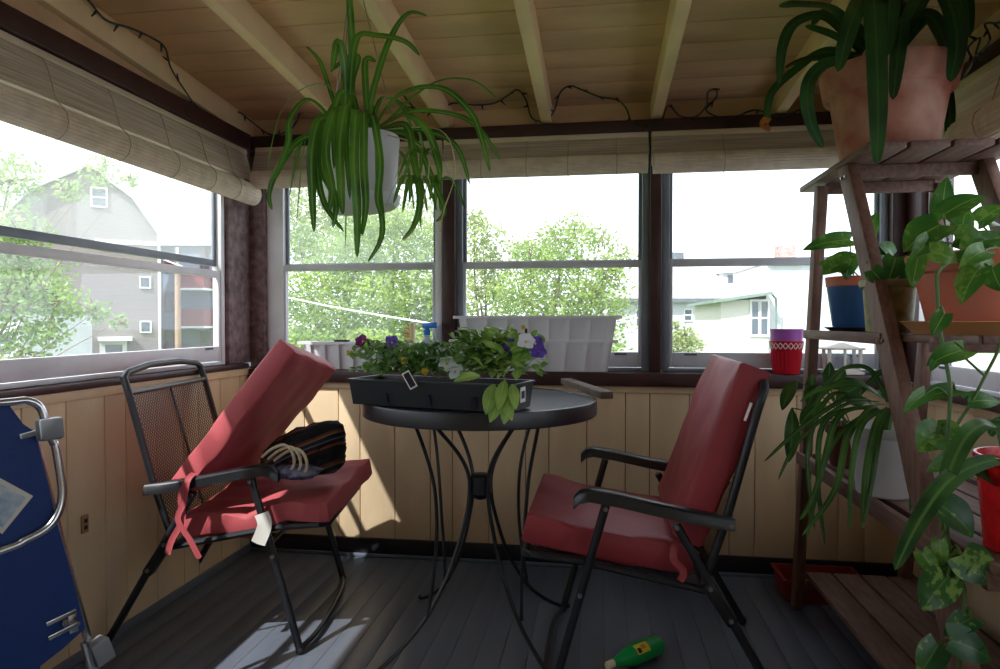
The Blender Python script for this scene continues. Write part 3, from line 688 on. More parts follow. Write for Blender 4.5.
# long black planter on the table
A = pH(349, 404, TZ+.002); B = pH(512, 413.5, TZ+.002); uu = (B-A); LL = uu.length; uu.normalize(); vv = V((-uu.y, uu.x, 0)); WW = .160; HH = .068
ang = math.atan2(uu.y, uu.x); oc = A+uu*LL/2+vv*WW/2
t = thing('flower_planter', 'long black plastic planter of pansies on the round table', 'planter', oc, ang)
def q(a, c, z): return A+uu*a+vv*c+V((0, 0, z))
b = MB()
def tub(b, q, L, W, H, th, tp, lip):
    o0 = [q(tp, tp, 0), q(L-tp, tp, 0), q(L-tp, W-tp, 0), q(tp, W-tp, 0)]; o1 = [q(0, 0, H), q(L, 0, H), q(L, W, H), q(0, W, H)]
    l0 = [q(-lip, -lip, H), q(L+lip, -lip, H), q(L+lip, W+lip, H), q(-lip, W+lip, H)]; l1 = [p+V((0, 0, lip*1.2)) for p in l0]
    i1 = [q(th, th, H+lip*1.2), q(L-th, th, H+lip*1.2), q(L-th, W-th, H+lip*1.2), q(th, W-th, H+lip*1.2)]; i0 = [q(th+tp, th+tp, th), q(L-th-tp, th+tp, th), q(L-th-tp, W-th-tp, th), q(th+tp, W-th-tp, th)]
    vs = o0+o1+l0+l1+i1+i0; fs = [(3, 2, 1, 0)]
    for k in range(5):
        for i in range(4): fs.append((k*4+i, k*4+(i+1) % 4, (k+1)*4+(i+1) % 4, (k+1)*4+i))
    fs.append((20, 21, 22, 23)); b.add(vs, fs)
tub(b, q, LL, WW, HH, .005, .008, .004)
b.build('planter_box', 'planter_black', t, smooth_=False)
for k in range(3):
    b = MB(); a = LL*(.24+.27*k); b.prism([q(a-.009, -.0015+.006, .006), q(a+.009, -.0015+.006, .006), q(a+.006, -.003, HH*.55), q(a-.006, -.003, HH*.55)], vv*.006); b.build('drain_slot', 'ink_dark', t, smooth_=False)
b = MB(); b.grid(lambda u, v: q(.012+(LL-.024)*u, .012+(WW-.024)*v, HH-.008+.008*mnoise.noise(V((u*20, v*6, 1)))), 40, 10); b.build('soil', 'soil', t)
b = MB(); p = q(LL+.0035, WW*.30, .022); e = q(LL+.0035, WW*.52, .022)
b.prism([p, e, e+V((0, 0, .040)), p+V((0, 0, .040))], uu*.0015); o = b.build('price_sticker', 'cloth_tag', t, smooth_=False)
b = MB(); p = q(LL+.0052, WW*.34, .032); e = q(LL+.0052, WW*.48, .032); b.prism([p, e, e+V((0, 0, .02)), p+V((0, 0, .02))], uu*.0005); b.build('sticker_print', 'ink_dark', o, smooth_=False)
def bush(q, n, a0, a1, c0, c1, z0, hz, size, rnd, mb, spread=.03):
    for i in range(n):
        a = rnd.uniform(a0, a1); c = rnd.uniform(c0, c1); mid = (a0+a1)/2
        h = hz*rnd.uniform(.25, 1)*(1-.35*abs((c-(c0+c1)/2)/((c1-c0)/2+1e-6))**2)
        base = q(a, c, z0+h*.35); d = V((rnd.uniform(-1, 1), rnd.uniform(-1, 1), rnd.uniform(-.35, .9))).normalized()
        L = size*rnd.uniform(.6, 1.25); tip = q(a, c, z0+h)+d*L*.6
        st = tip-d*L
        mb.blade(st, tip, L*rnd.uniform(.45, .7), V((rnd.uniform(-.6, .6), rnd.uniform(-.8, .3), 1)), 'oval', .2, .1, rows=4)
rnd = random.Random(3)
b = MB(); bush(q, 760, .005, LL*.62, -.006, WW-.005, HH-.004, .115, .027, rnd, b); b.build('pansy_foliage', 'foliage_small', t)
b = MB(); bush(q, 420, LL*.60, LL+.03, -.02, WW+.02, HH-.005, .150, .034, rnd, b)
for i in range(150):
    a = rnd.uniform(0, 2*PI); r = rnd.uniform(.03, .12); c = q(LL*.80, WW*.5, HH+.03+.10*rnd.random()); e = V((math.cos(a), math.sin(a), rnd.uniform(-.1, .5)))
    b.blade(c+e*r*.55, c+e*r*.55+e*.04, .026, V((0, 0, 1)), 'oval', .2, .15, rows=4)
b.build('bushy_foliage', 'foliage_lettuce', t)
b = MB()                                                         # big drooping leaves over the front edge
for px, py, qx, qy, w in ((494, 384, 486, 414, .036), (506, 388, 490, 422, .040), (512, 390, 504, 424, .038), (512, 384, 516, 409, .028), (480, 376, 454, 381, .026), (505, 380, 498, 410, .03), (500, 386, 512, 420, .034)):
    Z = 1.655; b.blade(pz(px, py, Z+.02), pz(qx, qy, Z-.03), w, (EYE-pz(px, py, Z)).normalized()+V((0, 0, .5)), 'oval', .25, .12)
b.build('drooping_leaves', 'foliage_lettuce', t)
for px, py, Z0_, col in ((363, 342, 2.03, 'petal_magenta'), (392, 343, 1.98, 'petal_violet'), (388, 352, 1.97, 'petal_violet'), (447, 364, 1.86, 'petal_white'), (455, 372, 1.84, 'petal_white'), (510, 347, 1.86, 'petal_violet'), (535, 344, 1.85, 'petal_violet'), (526, 342, 1.86, 'petal_white'), (538, 351, 1.84, 'petal_violet'), (404, 361, 1.95, 'petal_yellow'), (425, 372, 1.90, 'petal_yellow')):
    Z = 1.96-(px-349)/163*.22-(.05 if col in ('petal_yellow', 'petal_white') else 0); c = pz(px, py, Z); n = (EYE-c).normalized()+V((0, 0, .4)); n.normalize(); x = n.cross(V((0, 0, 1))).normalized(); y = x.cross(n)
    small = col == 'petal_yellow'; b = MB(); s_ = .008 if small else .016
    for k in range(5):
        a = 2*PI*k/5+R.random(); d = x*math.cos(a)+y*math.sin(a); b.blade(c, c+d*s_*1.5+n*.004, s_*1.5, n, 'oval', .1, .1, rows=4)
    f = b.build('flower', col, t)
    if not small: b = MB(); b.ball(c+n*.003, .0035); b.build('flower_eye', 'petal_yellow', f)
b = MB(); base = pz(414, 388, 1.775); top = pz(405, 372, 1.785); d = (top-base).normalized(); n = (EYE-base).normalized(); sx_ = d.cross(n).normalized()
b.prism([base-sx_*.011, base+sx_*.011, top+sx_*.011, top-sx_*.011], n*.001); o = b.build('plant_label', 'cloth_tag', t, smooth_=False)
b = MB(); e = d*.004; b.prism([base-sx_*.008+e+n*.0012, base+sx_*.008+e+n*.0012, top+sx_*.008-e+n*.0012, top-sx_*.008-e+n*.0012], n*.0004); b.build('label_picture', 'ink_dark', o, smooth_=False)

# board lying on the table's right edge
a = pH(566, 381, TZ+.014); c = pz(607, 404, 2.02); c.z = TZ+.012
b = MB(); b.beam(a, c, .040, .022, bev=.002); tag(b.build('wooden_board', 'old_board', org=(a+c)/2), 'weathered wooden board sticking out over the right edge of the round table', 'board')

# ================================================================== things on the back sill
SZ = .7975; YS = D+.0
def window_box(label, px0, px1, z, Yc, L=None, h=.135, w=.10):
    x0, x1 = pY(px0, 340, Yc-w/2).x, pY(px1, 340, Yc-w/2).x
    t = thing('window_box', label, 'planter', ((x0+x1)/2, Yc, z), 0, 'white plastic window boxes')
    L = x1-x0; q = lambda a, c, zz: V((x0+a, Yc-w/2+c, z+zz))
    b = MB(); tp = .040
    o0 = [q(tp, .022, 0), q(L-tp, .022, 0), q(L-tp, w-.016, 0), q(tp, w-.016, 0)]; o1 = [q(.022, .014, h-.012), q(L-.022, .014, h-.012), q(L-.022, w-.012, h-.012), q(.022, w-.012, h-.012)]
    l0 = [q(0, 0, h-.012), q(L, 0, h-.012), q(L, w, h-.012), q(0, w, h-.012)]; l1 = [p+V((0, 0, .012)) for p in l0]
    i1 = [q(.026, .018, h), q(L-.026, .018, h), q(L-.026, w-.016, h), q(.026, w-.016, h)]; i0 = [q(tp+.004, .026, .005), q(L-tp-.004, .026, .005), q(L-tp-.004, w-.020, .005), q(tp+.004, w-.020, .005)]
    fs = [(3, 2, 1, 0)]
    for k in range(5):
        for i in range(4): fs.append((k*4+i, k*4+(i+1) % 4, (k+1)*4+(i+1) % 4, (k+1)*4+i))
    fs.append((20, 21, 22, 23)); b.add(o0+o1+l0+l1+i1+i0, fs); b.build('tub', 'white_plastic', t, smooth_=False)
    n = 8
    for i in range(n):
        a = tp+.02+(L-2*tp-.04)*(i+.0)/(n-1)
        b = MB(); aa = L/2+(a-L/2)*1.05
        b.prism([q(a-.007, .0220, .002), q(a+.007, .0220, .002), q(aa+.010, .0140, h-.013), q(aa-.010, .0140, h-.013)], (0, -.015, 0)); b.build('rib', 'white_plastic', t, smooth_=False)
    b = MB(); a = L*.43; yy = .002
    b.prism([q(a-.014, yy, h*.40), q(a+.014, yy, h*.40), q(a+.016, yy-.001, h*.74), q(a-.016, yy-.001, h*.74)], (0, -.001, 0)); o = b.build('sticker', 'cloth_tag', t, smooth_=False)
    b = MB(); c = q(a-.004, yy-.0025, h*.64)
    for k in range(5): b.blade(c, c+V((math.cos(k*1.257)*.010, 0, math.sin(k*1.257)*.010)), .009, (0, -1, 0), 'oval', 0, 0, rows=3)
    b.build('sticker_flower', 'petal_yellow', o)
    b = MB(); c = q(a+.003, yy-.0022, h*.46); b.prism([c, c+V((.010, 0, 0)), c+V((.010, 0, .018)), c+V((0, 0, .018))], (0, -.0003, 0)); b.build('sticker_print', 'blue_dark', o, smooth_=False)
    return t
Yc = D+.02
b1 = window_box('white ribbed window box on the back sill behind the red cushion', 297, 420, SZ, Yc, h=.118)
window_box('white ribbed window box at the bottom of the stack of two', 449, 618, SZ, Yc, h=.130)
window_box('white ribbed window box resting on top of another one', 453, 622, SZ+.098, Yc, h=.130)
p = pY(341, 337, Yc-.044)
b = MB(); b.bx(p.x-.032, p.x+.032, Yc-.046, Yc-.020, SZ+.118, SZ+.127, .003); tag(b.build('pruning_tool', 'ink_dark', org=(p.x, Yc, SZ+.12)), 'small dark handle lying on the rim of the left white window box', 'tool')

# scrub brush, spray bottle
p = pY(409, 345, D-.015); bx_ = p.x
t = thing('scrub_brush', 'wooden scrub brush with yellow bristles standing behind the pansies', 'brush', (bx_, D-.005, SZ))
b = MB(); b.bx(bx_+.004, bx_+.020, D-.025, D+.015, SZ, SZ+.20, .006); b.build('handle', 'brush_wood', t)
b = MB()
for i in range(9):
    for j in range(3):
        z = SZ+.045+i*.0165; y = D-.018+j*.013; b.tube([(bx_+.004, y, z), (bx_-.020, y+R.uniform(-.002, .002), z+R.uniform(-.002, .002))], [.005, .006], 6)
b.build('bristles', 'bristle', t)
p = pY(426, 345, D-.015); sx_ = p.x
t = thing('spray_bottle', 'clear spray bottle with a blue trigger head on the back sill', 'spray bottle', (sx_, D, SZ))
b = MB(); b.lathe([(.001, 0), (.036, 0), (.038, .006), (.038, .085), (.034, .105), (.018, .128), (.012, .135), (.012, .150)], (sx_, D, SZ), 20); b.build('bottle', 'spray_clear', t)
b = MB(); b.lathe([(.015, .148), (.015, .170), (.010, .172)], (sx_, D, SZ), 14); b.beam((sx_-.018, D, SZ+.186), (sx_+.048, D-.012, SZ+.190), .022, .024, bev=.006); b.tube([(sx_, D, SZ+.17), (sx_, D, SZ+.185)], .010, 10); b.build('trigger_head', 'spray_blue', t)
b = MB(); b.beam((sx_+.028, D-.008, SZ+.182), (sx_+.042, D-.012, SZ+.142), .012, .007, up=V((1, 0, 0))); b.build('trigger', 'white_plastic', t)
b = MB(); b.tube([(sx_+.048, D-.012, SZ+.190), (sx_+.060, D-.014, SZ+.191)], .008, 10); b.build('nozzle', 'white_plastic', t)

# stacked red bucket and purple pot
p = pY(787, 371, D+.0); rx = p.x
t = thing('bucket', 'red metal bucket with a lattice rim on the back sill', 'bucket', (rx, D+.01, SZ))
b = MB(); b.lathe([(.001, 0), (.047, 0), (.049, .004), (.060, .118), (.063, .122), (.063, .129), (.059, .129), (.047, .012), (.001, .012)], (rx, D+.01, SZ), 30); b.build('pail', 'red_bucket', t)
b = MB()
for k in range(20):
    for s in (-1, 1):
        a0 = 2*PI*k/20; a1 = a0+s*2*PI/20
        b.tube([(rx+.0595*math.cos(a0), D+.01+.0595*math.sin(a0), SZ+.098), (rx+.0625*math.cos(a1), D+.01+.0625*math.sin(a1), SZ+.122)], .0016, 5)
b.build('lattice_band', 'cloth_tag', t)
b = MB()
for k in range(24): a = 2*PI*k/24; b.tube([(rx+.0485*math.cos(a), D+.01+.0485*math.sin(a), SZ+.008), (rx+.0565*math.cos(a), D+.01+.0565*math.sin(a), SZ+.085)], .0018, 5)
b.build('fluting', 'red_bucket', t)
t = thing('flower_pot', 'purple plastic pot nested in the red bucket on the sill', 'pot', (rx, D+.01, SZ+.10))
b = MB(); z = SZ+.018; b.lathe([(.001, 0), (.044, 0), (.052, .108), (.0585, .112), (.0605, .150), (.0625, .157), (.058, .157), (.050, .112), (.041, .006), (.001, .006)], (rx, D+.01, z), 30); b.build('pot_body', 'purple_pot', t)

# little white lantern on the sill
p = pY(843, 370, D+.0); lx = p.x; ly = D+.015
t = thing('lantern', 'small white wooden lantern with glass sides on the back sill', 'lantern', (lx, ly, SZ))
w = .056
b = MB(); b.bx(lx-w-.012, lx+w+.012, ly-w*.6-.012, ly+w*.6+.012, SZ, SZ+.012, .003); b.bx(lx-w, lx+w, ly-w*.6, ly+w*.6, SZ+.012, SZ+.022, .002); b.build('base', 'lantern_white', t)
for sx in (-1, 1):
    for sy in (-1, 1): b = MB(); b.bx(lx+sx*w-.006, lx+sx*w+.006, ly+sy*w*.6-.006, ly+sy*w*.6+.006, SZ+.022, SZ+.096, .001); b.build('corner_post', 'lantern_white', t)
b = MB(); b.bx(lx-w-.015, lx+w+.015, ly-w*.6-.015, ly+w*.6+.015, SZ+.096, SZ+.104, .003)
b.add([(lx-w, ly-w*.6, SZ+.104), (lx+w, ly-w*.6, SZ+.104), (lx+w, ly+w*.6, SZ+.104), (lx-w, ly+w*.6, SZ+.104), (lx-.01, ly, SZ+.122), (lx+.01, ly, SZ+.122)], [(0, 1, 5, 4), (1, 2, 5), (2, 3, 4, 5), (3, 0, 4)]); b.build('roof', 'lantern_white', t)
b = MB(); b.bx(lx-.005, lx+.005, ly-w*.6-.004, ly-w*.6+.002, SZ+.022, SZ+.096, .001); b.build('glazing_bar', 'lantern_white', t)
b = MB(); b.bx(lx-w+.006, lx+w-.006, ly-w*.6+.003, ly-w*.6+.005, SZ+.022, SZ+.096); b.build('glass_pane', 'glass_hazy', t, smooth_=False)
b = MB(); b.lathe([(.001, 0), (.022, 0), (.022, .045), (.001, .045)], (lx, ly, SZ+.022), 16); b.build('candle', 'spray_clear', t)

# ================================================================== plant stand in the right corner
XA, XB = .690, 1.030
t = thing('plant_stand', 'tall brown wooden A-frame plant stand with slatted shelves in the right corner', 'plant stand', (.86, 1.9, 0))
def leg1Y(z): return 2.205+(1.43-z)*.155
def leg2Y(z): return 1.977+(1.43-z)*-.567
for X in (XA, XB):
    b = MB(); b.beam((X, leg1Y(0), 0), (X, leg1Y(1.425), 1.425), .030, .045, up=V((0, 1, 0)), bev=.003); b.build('rear_leg', 'stand_wood', t)
    b = MB(); b.beam((X-.002, leg2Y(0.012), .012), (X-.002, leg2Y(1.45), 1.45), .030, .068, up=V((0, 1, 0)), bev=.003); b.build('front_leg', 'stand_wood', t)
def shelf(z, y0, y1, n, xa, xb, name='shelf'):
    w = (xb-xa)/n; par = None
    b = MB()
    for i in range(n): b.bx(xa+i*w+.004, xa+(i+1)*w-.004, y0, y1, z-.018, z, .003)
    o = b.build(name, 'stand_slat', t)
    return o
def rail(Y, z, h=.034, w=.02, xa=XA+.015, xb=XB-.015):
    b = MB(); b.bx(xa, xb, Y-w/2, Y+w/2, z-h, z, .003); b.build('rail', 'stand_slat', t)
ZT, ZM, ZL, ZB = 1.452, .972, .560, .140
shelf(ZT, 1.79, 2.36, 4, .665, 1.065, 'top_shelf'); rail(leg2Y(1.42)+.0, ZT-.019); rail(leg1Y(1.42)+.0, ZT-.019)
shelf(ZM, 1.50, 2.30, 4, XA+.017, XB-.017, 'middle_shelf'); rail(leg1Y(ZM)-.03, ZM-.012, .016); rail(1.515, ZM-.002, .034, .022, XA+.005, XB+.03)
for X in (XA-.012, XB+.012):
    b = MB(); b.bx(X-.010, X+.010, leg2Y(ZM)-.01, leg1Y(ZM)+.03, ZM-.026, ZM+.002, .003); b.build('side_rail', 'stand_slat', t)
    b = MB(); b.bx(X-.010, X+.010, leg2Y(ZL)-.14, leg1Y(ZL)+.03, ZL-.040, ZL+.002, .003); b.build('side_rail', 'stand_slat', t)
shelf(ZL, 1.31, 2.34, 4, XA+.017, XB-.017, 'lower_shelf'); rail(leg1Y(ZL)-.03, ZL-.019); rail(1.33, ZL-.019)
shelf(ZB, 1.20, 2.40, 4, XA+.017, XB+.03, 'bottom_shelf'); rail(leg1Y(ZB)-.03, ZB-.019); rail(1.27, ZB-.019)
for z in (1.40, .955):
    for e in (-.012, .016): b = MB(); b.tube([(XA-.022, leg2Y(z)+e, z), (XA-.016, leg2Y(z)+e, z)], .004, 8); b.build('screw', 'steel_bolt', t)

# ------- pots
def pot_prof(r0, r1, h, rim=.3, lip=.006, th=.007):
    zr_ = h*(1-rim); rm = r0+(r1-lip-r0)*(1-rim)
    return [(.001, 0), (r0-.004, 0), (r0, .004), (rm, zr_), (rm+lip, zr_+.004), (r1, h-.004), (r1-.002, h), (r1-th, h), (rm-th, zr_), (r0-th+.001, h*.55)]
def potted(name, label, c, r0, r1, h, m, cat='potted plant', group=None, rim=.28, lip=.006, soil=True, sx=1, n=32):
    t = thing(name, label, cat, c, 0, group)
    b = MB(); pr = pot_prof(r0, r1, h, rim, lip); b.lathe(pr, c, n); b.build('pot', m, t)
    if soil: b = MB(); b.lathe([(.001, h*.90), (r1-.010, h*.88)], c, n); b.build('soil', 'soil', t)
    return t
def W(x, Zc): return (Zc+.146*x)/.989               # world Y at a level depth for a given X

# big clivia on top
cx, cy = .785, W(.785, 1.83); c = V((cx, cy, ZT))
t = potted('potted_clivia', 'big strap-leaved plant in a limey terracotta pot atop the plant stand', c, .118, .172, .235, 'terracotta_lime', rim=.30, lip=.016)
zt_ = ZT+.215; ctr = V((cx, cy, zt_))
b = MB(); rnd = random.Random(5)
def L(*pts): return [pz(*p) for p in pts]
for w, pts in (
    (.058, L((880, 40, 1.76), (874, -8, 1.66), (876, 40, 1.60), (878, 110, 1.58), (877, 164, 1.60))),
    (.058, L((872, 45, 1.78), (868, -5, 1.72), (852, 20, 1.64), (838, 72, 1.62))),
    (.060, L((888, 45, 1.76), (892, -12, 1.68), (889, 10, 1.62), (886, 57, 1.60))),
    (.046, L((893, 45, 1.74), (902, 20, 1.68), (898, 55, 1.62), (893, 100, 1.60))),
    (.042, L((865, 50, 1.82), (835, 12, 1.78), (800, 5, 1.72), (779, 7, 1.70))),
    (.040, L((862, 52, 1.84), (828, 18, 1.86), (797, 22, 1.84), (783, 45, 1.82), (779, 84, 1.82))),
    (.034, L((862, 55, 1.86), (835, 58, 1.90), (805, 60, 1.92), (785, 68, 1.92))),
    (.040, L((860, 60, 1.88), (825, 52, 1.95), (796, 70, 1.98), (771, 95, 2.0), (767, 126, 2.0))),
    (.044, L((858, 62, 1.80), (826, 64, 1.78), (808, 85, 1.76), (810, 120, 1.76), (823, 148, 1.76))),
    (.030, L((850, 45, 1.80), (830, 34, 1.80), (805, 26, 1.80))),
    (.062, L((900, 40, 1.78), (930, -15, 1.72), (950, 5, 1.66), (957, 45, 1.64), (950, 82, 1.64))),
    (.056, L((900, 45, 1.80), (925, 15, 1.78), (942, 35, 1.74), (948, 58, 1.72))),
    (.056, L((902, 40, 1.82), (935, -25, 1.80), (962, -10, 1.78), (970, 36, 1.78))),
    (.040, L((898, 50, 1.84), (920, 25, 1.88), (935, 18, 1.92))),
    (.050, L((890, 45, 1.90), (905, -5, 1.98), (925, 0, 2.04), (938, 20, 2.08))),
    (.040, L((930, 80, 1.95), (945, 85, 1.98), (950, 115, 1.98), (948, 140, 1.98))),
    (.052, L((884, 40, 1.80), (888, -20, 1.84), (910, -60, 1.84))), (.05, L((878, 40, 1.80), (862, -20, 1.84), (845, -45, 1.84))),
    (.045, L((872, 48, 1.84), (845, 18, 1.92), (826, 12, 1.98), (812, 25, 2.0)))):
    b.strap(pts, w*.78, n=8, tip=.55, base=.7, fold=.2, rnd=rnd, jit=.2)
b.build('foliage', 'clivia_leaf', t)
b = MB(); b.strap(L((768, 118, 1.999), (764, 124, 1.995), (770, 131, 2.0)), .026, tip=.5, base=.9); b.build('withered_tip', 'leaf_dead', t)
b = MB()
for k in range(7): a = k*.9; b.tube([ctr+V((math.cos(a)*.02, math.sin(a)*.02, -.02)), ctr+V((math.cos(a)*.03, math.sin(a)*.03, .07))], [.018, .012], 8)
b.build('leaf_base', 'stem_green', t)

def leaves(t, lst, m, name='foliage', stem=True, src=None, rnd=random.Random(9), sm='stem_green', kind='heart'):
    b = MB(); s = MB()
    for bx0, by0, tx, ty, w, Z in lst:
        a = pz(bx0, by0, Z); e = pz(tx, ty, Z-.015+rnd.uniform(-.02, .02)); N = (EYE-a).normalized()*.9+V((rnd.uniform(-.5, .5), rnd.uniform(-.3, .3), .5))
        b.blade(a, e, w/663*Z, N, kind, .18, .10)
        if stem and src is not None:
            o = src(bx0, by0, Z); mid = (a+o)/2+V((0, 0, .015)); s = MB(); s.tube([o, mid, a], .0022, 5, sm=4); s.build('leaf_stalk', sm, t)
    b.build(name, m, t)

# blue pot with pothos on the middle shelf
c = V((.735, W(.735, 1.94), ZM+.013))
t = potted('potted_pothos', 'green pothos in a blue glazed pot with black saucer on the middle shelf', c-V((0, 0, .012)), .05, .07, .001, 'blue_dark', soil=False)
for ch in [o for o in bpy.data.objects if o.parent == t]: bpy.data.objects.remove(ch)
b = MB(); b.lathe([(.001, 0), (.055, 0), (.072, .010), (.074, .012), (.070, .013), (.052, .003), (.001, .003)], c-V((0, 0, .012)), 30); b.build('saucer', 'blue_dark', t)
b = MB(); b.lathe([(.001, 0), (.049, 0), (.052, .004), (.068, .118), (.064, .118), (.048, .01), (.001, .01)], c, 32); b.build('cachepot', 'blue_glaze', t)
b = MB(); b.lathe([(.060, .10), (.066, .118), (.070, .119), (.072, .146), (.066, .147), (.062, .118), (.060, .11)], c, 32); b.build('inner_pot', 'terracotta', t)
b = MB(); b.lathe([(.001, .138), (.064, .134)], c, 24); b.build('soil', 'soil', t)
src = lambda x, y, Z: c+V((R.uniform(-.03, .03), R.uniform(-.03, .03), .135))
leaves(t, [(850, 240, 802, 250, 20, 1.92), (845, 262, 822, 275, 26, 1.90), (852, 258, 846, 280, 20, 1.88), (866, 240, 878, 212, 20, 1.98), (835, 262, 858, 254, 16, 1.96), (838, 268, 818, 264, 16, 1.95)], 'pothos_leaf', src=src)
# olive pot
c = V((.738, W(.738, 1.70), ZM))
t = potted('potted_pothos', 'bright pothos in a mottled olive glazed pot behind the stand\'s front leg', c, .052, .070, .135, 'olive_glaze', rim=.16, lip=.008)
src = lambda x, y, Z: c+V((R.uniform(-.03, .03), R.uniform(-.03, .03), .12))
leaves(t, [(878, 262, 868, 242, 24, 1.72), (890, 268, 866, 262, 22, 1.68), (893, 256, 878, 244, 20, 1.74), (896, 258, 888, 283, 22, 1.66), (900, 262, 912, 280, 18, 1.66), (872, 270, 884, 284, 18, 1.64)], 'pothos_leaf', src=src)
# white pot behind
c = V((.945, W(.945, 2.02), ZM))
t = potted('flower_pot', 'empty white square-sided pot behind the terracotta pothos pot', c, .044, .056, .13, 'white_pot', cat='pot', soil=True, rim=.12, lip=.003, n=4)
# terracotta pothos with trailing vine
c = V((.852, W(.852, 1.50), ZM+.016))
t = potted('potted_pothos', 'large pothos with a long trailing vine in a plain terracotta pot on the middle shelf', c, .100, .146, .165, 'terracotta', rim=.27, lip=.010)
b = MB(); z = V((0, 0, -.016)); b.lathe([(.001, 0), (.125, 0), (.150, .026), (.154, .028), (.150, .030), (.118, .010), (.001, .010)], c+z, 36); b.build('saucer', 'saucer_clay', t)
src = lambda x, y, Z: c+V((R.uniform(-.07, .07), R.uniform(-.07, .05), .145))
leaves(t, [(940, 225, 903, 252, 40, 1.46), (944, 218, 947, 176, 24, 1.56), (945, 214, 986, 196, 28, 1.50), (978, 222, 1004, 206, 24, 1.48), (985, 240, 962, 258, 30, 1.42), (955, 238, 985, 240, 28, 1.44), (930, 252, 958, 262, 26, 1.36), (985, 250, 960, 266, 22, 1.34), (978, 270, 961, 304, 28, 1.33), (992, 268, 1003, 292, 24, 1.33), (1000, 250, 972, 232, 26, 1.46), (960, 262, 996, 262, 24, 1.36), (930, 240, 912, 258, 22, 1.44), (962, 232, 968, 206, 22, 1.52), (918, 258, 912, 288, 18, 1.36), (1010, 230, 990, 226, 26, 1.46), (1015, 262, 1000, 246, 30, 1.40)], 'pothos_leaf', src=src)
vine = [pz(*p) for p in ((950, 262, 1.36), (938, 272, 1.325), (937, 290, 1.32), (940, 330, 1.31), (946, 362, 1.30), (950, 390, 1.29), (948, 430, 1.28), (944, 470, 1.27), (946, 520, 1.26), (952, 560, 1.25), (964, 590, 1.24), (962, 630, 1.22), (958, 680, 1.20))]
vine2 = [pz(*p) for p in ((1010, 300, 1.34), (1000, 345, 1.32), (985, 376, 1.31), (970, 405, 1.30), (955, 430, 1.29), (947, 470, 1.285), (940, 530, 1.28))]
b = MB(); b.tube(vine, .0038, 7, sm=5); b.tube(vine2, .0032, 7, sm=5); b.tube(L((985, 376, 1.31), (965, 358, 1.30), (952, 346, 1.30)), .0025, 6, sm=4); b.build('vine_stem', 'stem_green', t)
allv = smooth(vine, 5)+smooth(vine2, 5)
near = lambda x, y, Z: min(allv, key=lambda q_: (q_-pz(x, y, Z)).length)
leaves(t, [(944, 314, 932, 336, 18, 1.30), (964, 350, 926, 366, 26, 1.28), (938, 360, 930, 372, 10, 1.28), (926, 393, 903, 413, 16, 1.28), (955, 390, 922, 402, 24, 1.31), (968, 402, 1000, 402, 22, 1.30), (940, 430, 918, 452, 34, 1.30), (936, 434, 966, 448, 40, 1.29), (960, 458, 926, 472, 22, 1.26), (940, 540, 943, 568, 16, 1.25), (922, 552, 940, 578, 18, 1.26)], 'pothos_leaf', name='trailing_leaves', src=near)
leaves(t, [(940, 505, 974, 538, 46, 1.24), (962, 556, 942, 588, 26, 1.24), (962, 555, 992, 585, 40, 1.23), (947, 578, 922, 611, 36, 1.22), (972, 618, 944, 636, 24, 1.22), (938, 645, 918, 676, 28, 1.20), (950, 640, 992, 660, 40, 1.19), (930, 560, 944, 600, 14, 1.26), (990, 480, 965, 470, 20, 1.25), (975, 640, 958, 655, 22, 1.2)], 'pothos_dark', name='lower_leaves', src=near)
# spider plant on the lower shelf
c = V((.728, W(.728, 1.69), ZL))
t = potted('potted_spider_plant', 'arching spider plant in a white pot on the lower shelf', c, .066, .088, .175, 'white_pot', rim=.14, lip=.004)
b = MB(); rnd = random.Random(21)
for w, pts in (
    (.022, L((880, 405, 1.68), (850, 398, 1.62), (805, 425, 1.58), (764, 462, 1.56))), (.022, L((878, 408, 1.68), (840, 415, 1.60), (822, 470, 1.56), (806, 540, 1.55))),
    (.024, L((880, 410, 1.66), (850, 430, 1.58), (835, 490, 1.54), (802, 536, 1.52))), (.022, L((884, 410, 1.66), (862, 425, 1.56), (852, 470, 1.54), (849, 532, 1.53))),
    (.024, L((888, 408, 1.66), (876, 425, 1.56), (866, 470, 1.53), (862, 524, 1.52))), (.022, L((890, 408, 1.66), (880, 430, 1.56), (872, 480, 1.53), (862, 530, 1.52))),
    (.022, L((892, 402, 1.66), (898, 425, 1.58), (904, 460, 1.54), (912, 505, 1.52))), (.020, L((895, 402, 1.66), (906, 430, 1.58), (912, 470, 1.55), (910, 512, 1.53))),
    (.022, L((886, 400, 1.70), (860, 385, 1.64), (820, 390, 1.60), (800, 402, 1.58))), (.022, L((884, 398, 1.72), (850, 380, 1.70), (822, 395, 1.66), (812, 420, 1.62))),
    (.020, L((880, 402, 1.70), (845, 405, 1.64), (800, 440, 1.60), (778, 480, 1.58))), (.020, L((888, 402, 1.70), (870, 370, 1.74), (845, 368, 1.76), (825, 385, 1.78))),
    (.022, L((890, 400, 1.70), (885, 372, 1.72), (872, 380, 1.70), (860, 396, 1.68))), (.022, L((894, 400, 1.70), (905, 385, 1.70), (915, 405, 1.66), (918, 440, 1.64))),
    (.020, L((876, 408, 1.66), (835, 440, 1.58), (812, 500, 1.55), (800, 520, 1.54))), (.020, L((874, 406, 1.66), (826, 420, 1.60), (818, 480, 1.57), (825, 545, 1.55))),
    (.020, L((872, 404, 1.70), (832, 395, 1.66), (808, 450, 1.62), (815, 530, 1.6))), (.020, L((886, 404, 1.68), (868, 410, 1.6), (848, 440, 1.58), (840, 480, 1.56)))):
    b.strap(pts, w*.66, n=8, tip=.35, base=.7, fold=.2, rnd=rnd, jit=.25)
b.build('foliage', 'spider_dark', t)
b = MB(); o = c+V((0, 0, .16))
for k in range(5): a = k*1.26; b.tube([o, o+V((.015*math.cos(a), .015*math.sin(a), .05))], [.010, .006], 6)
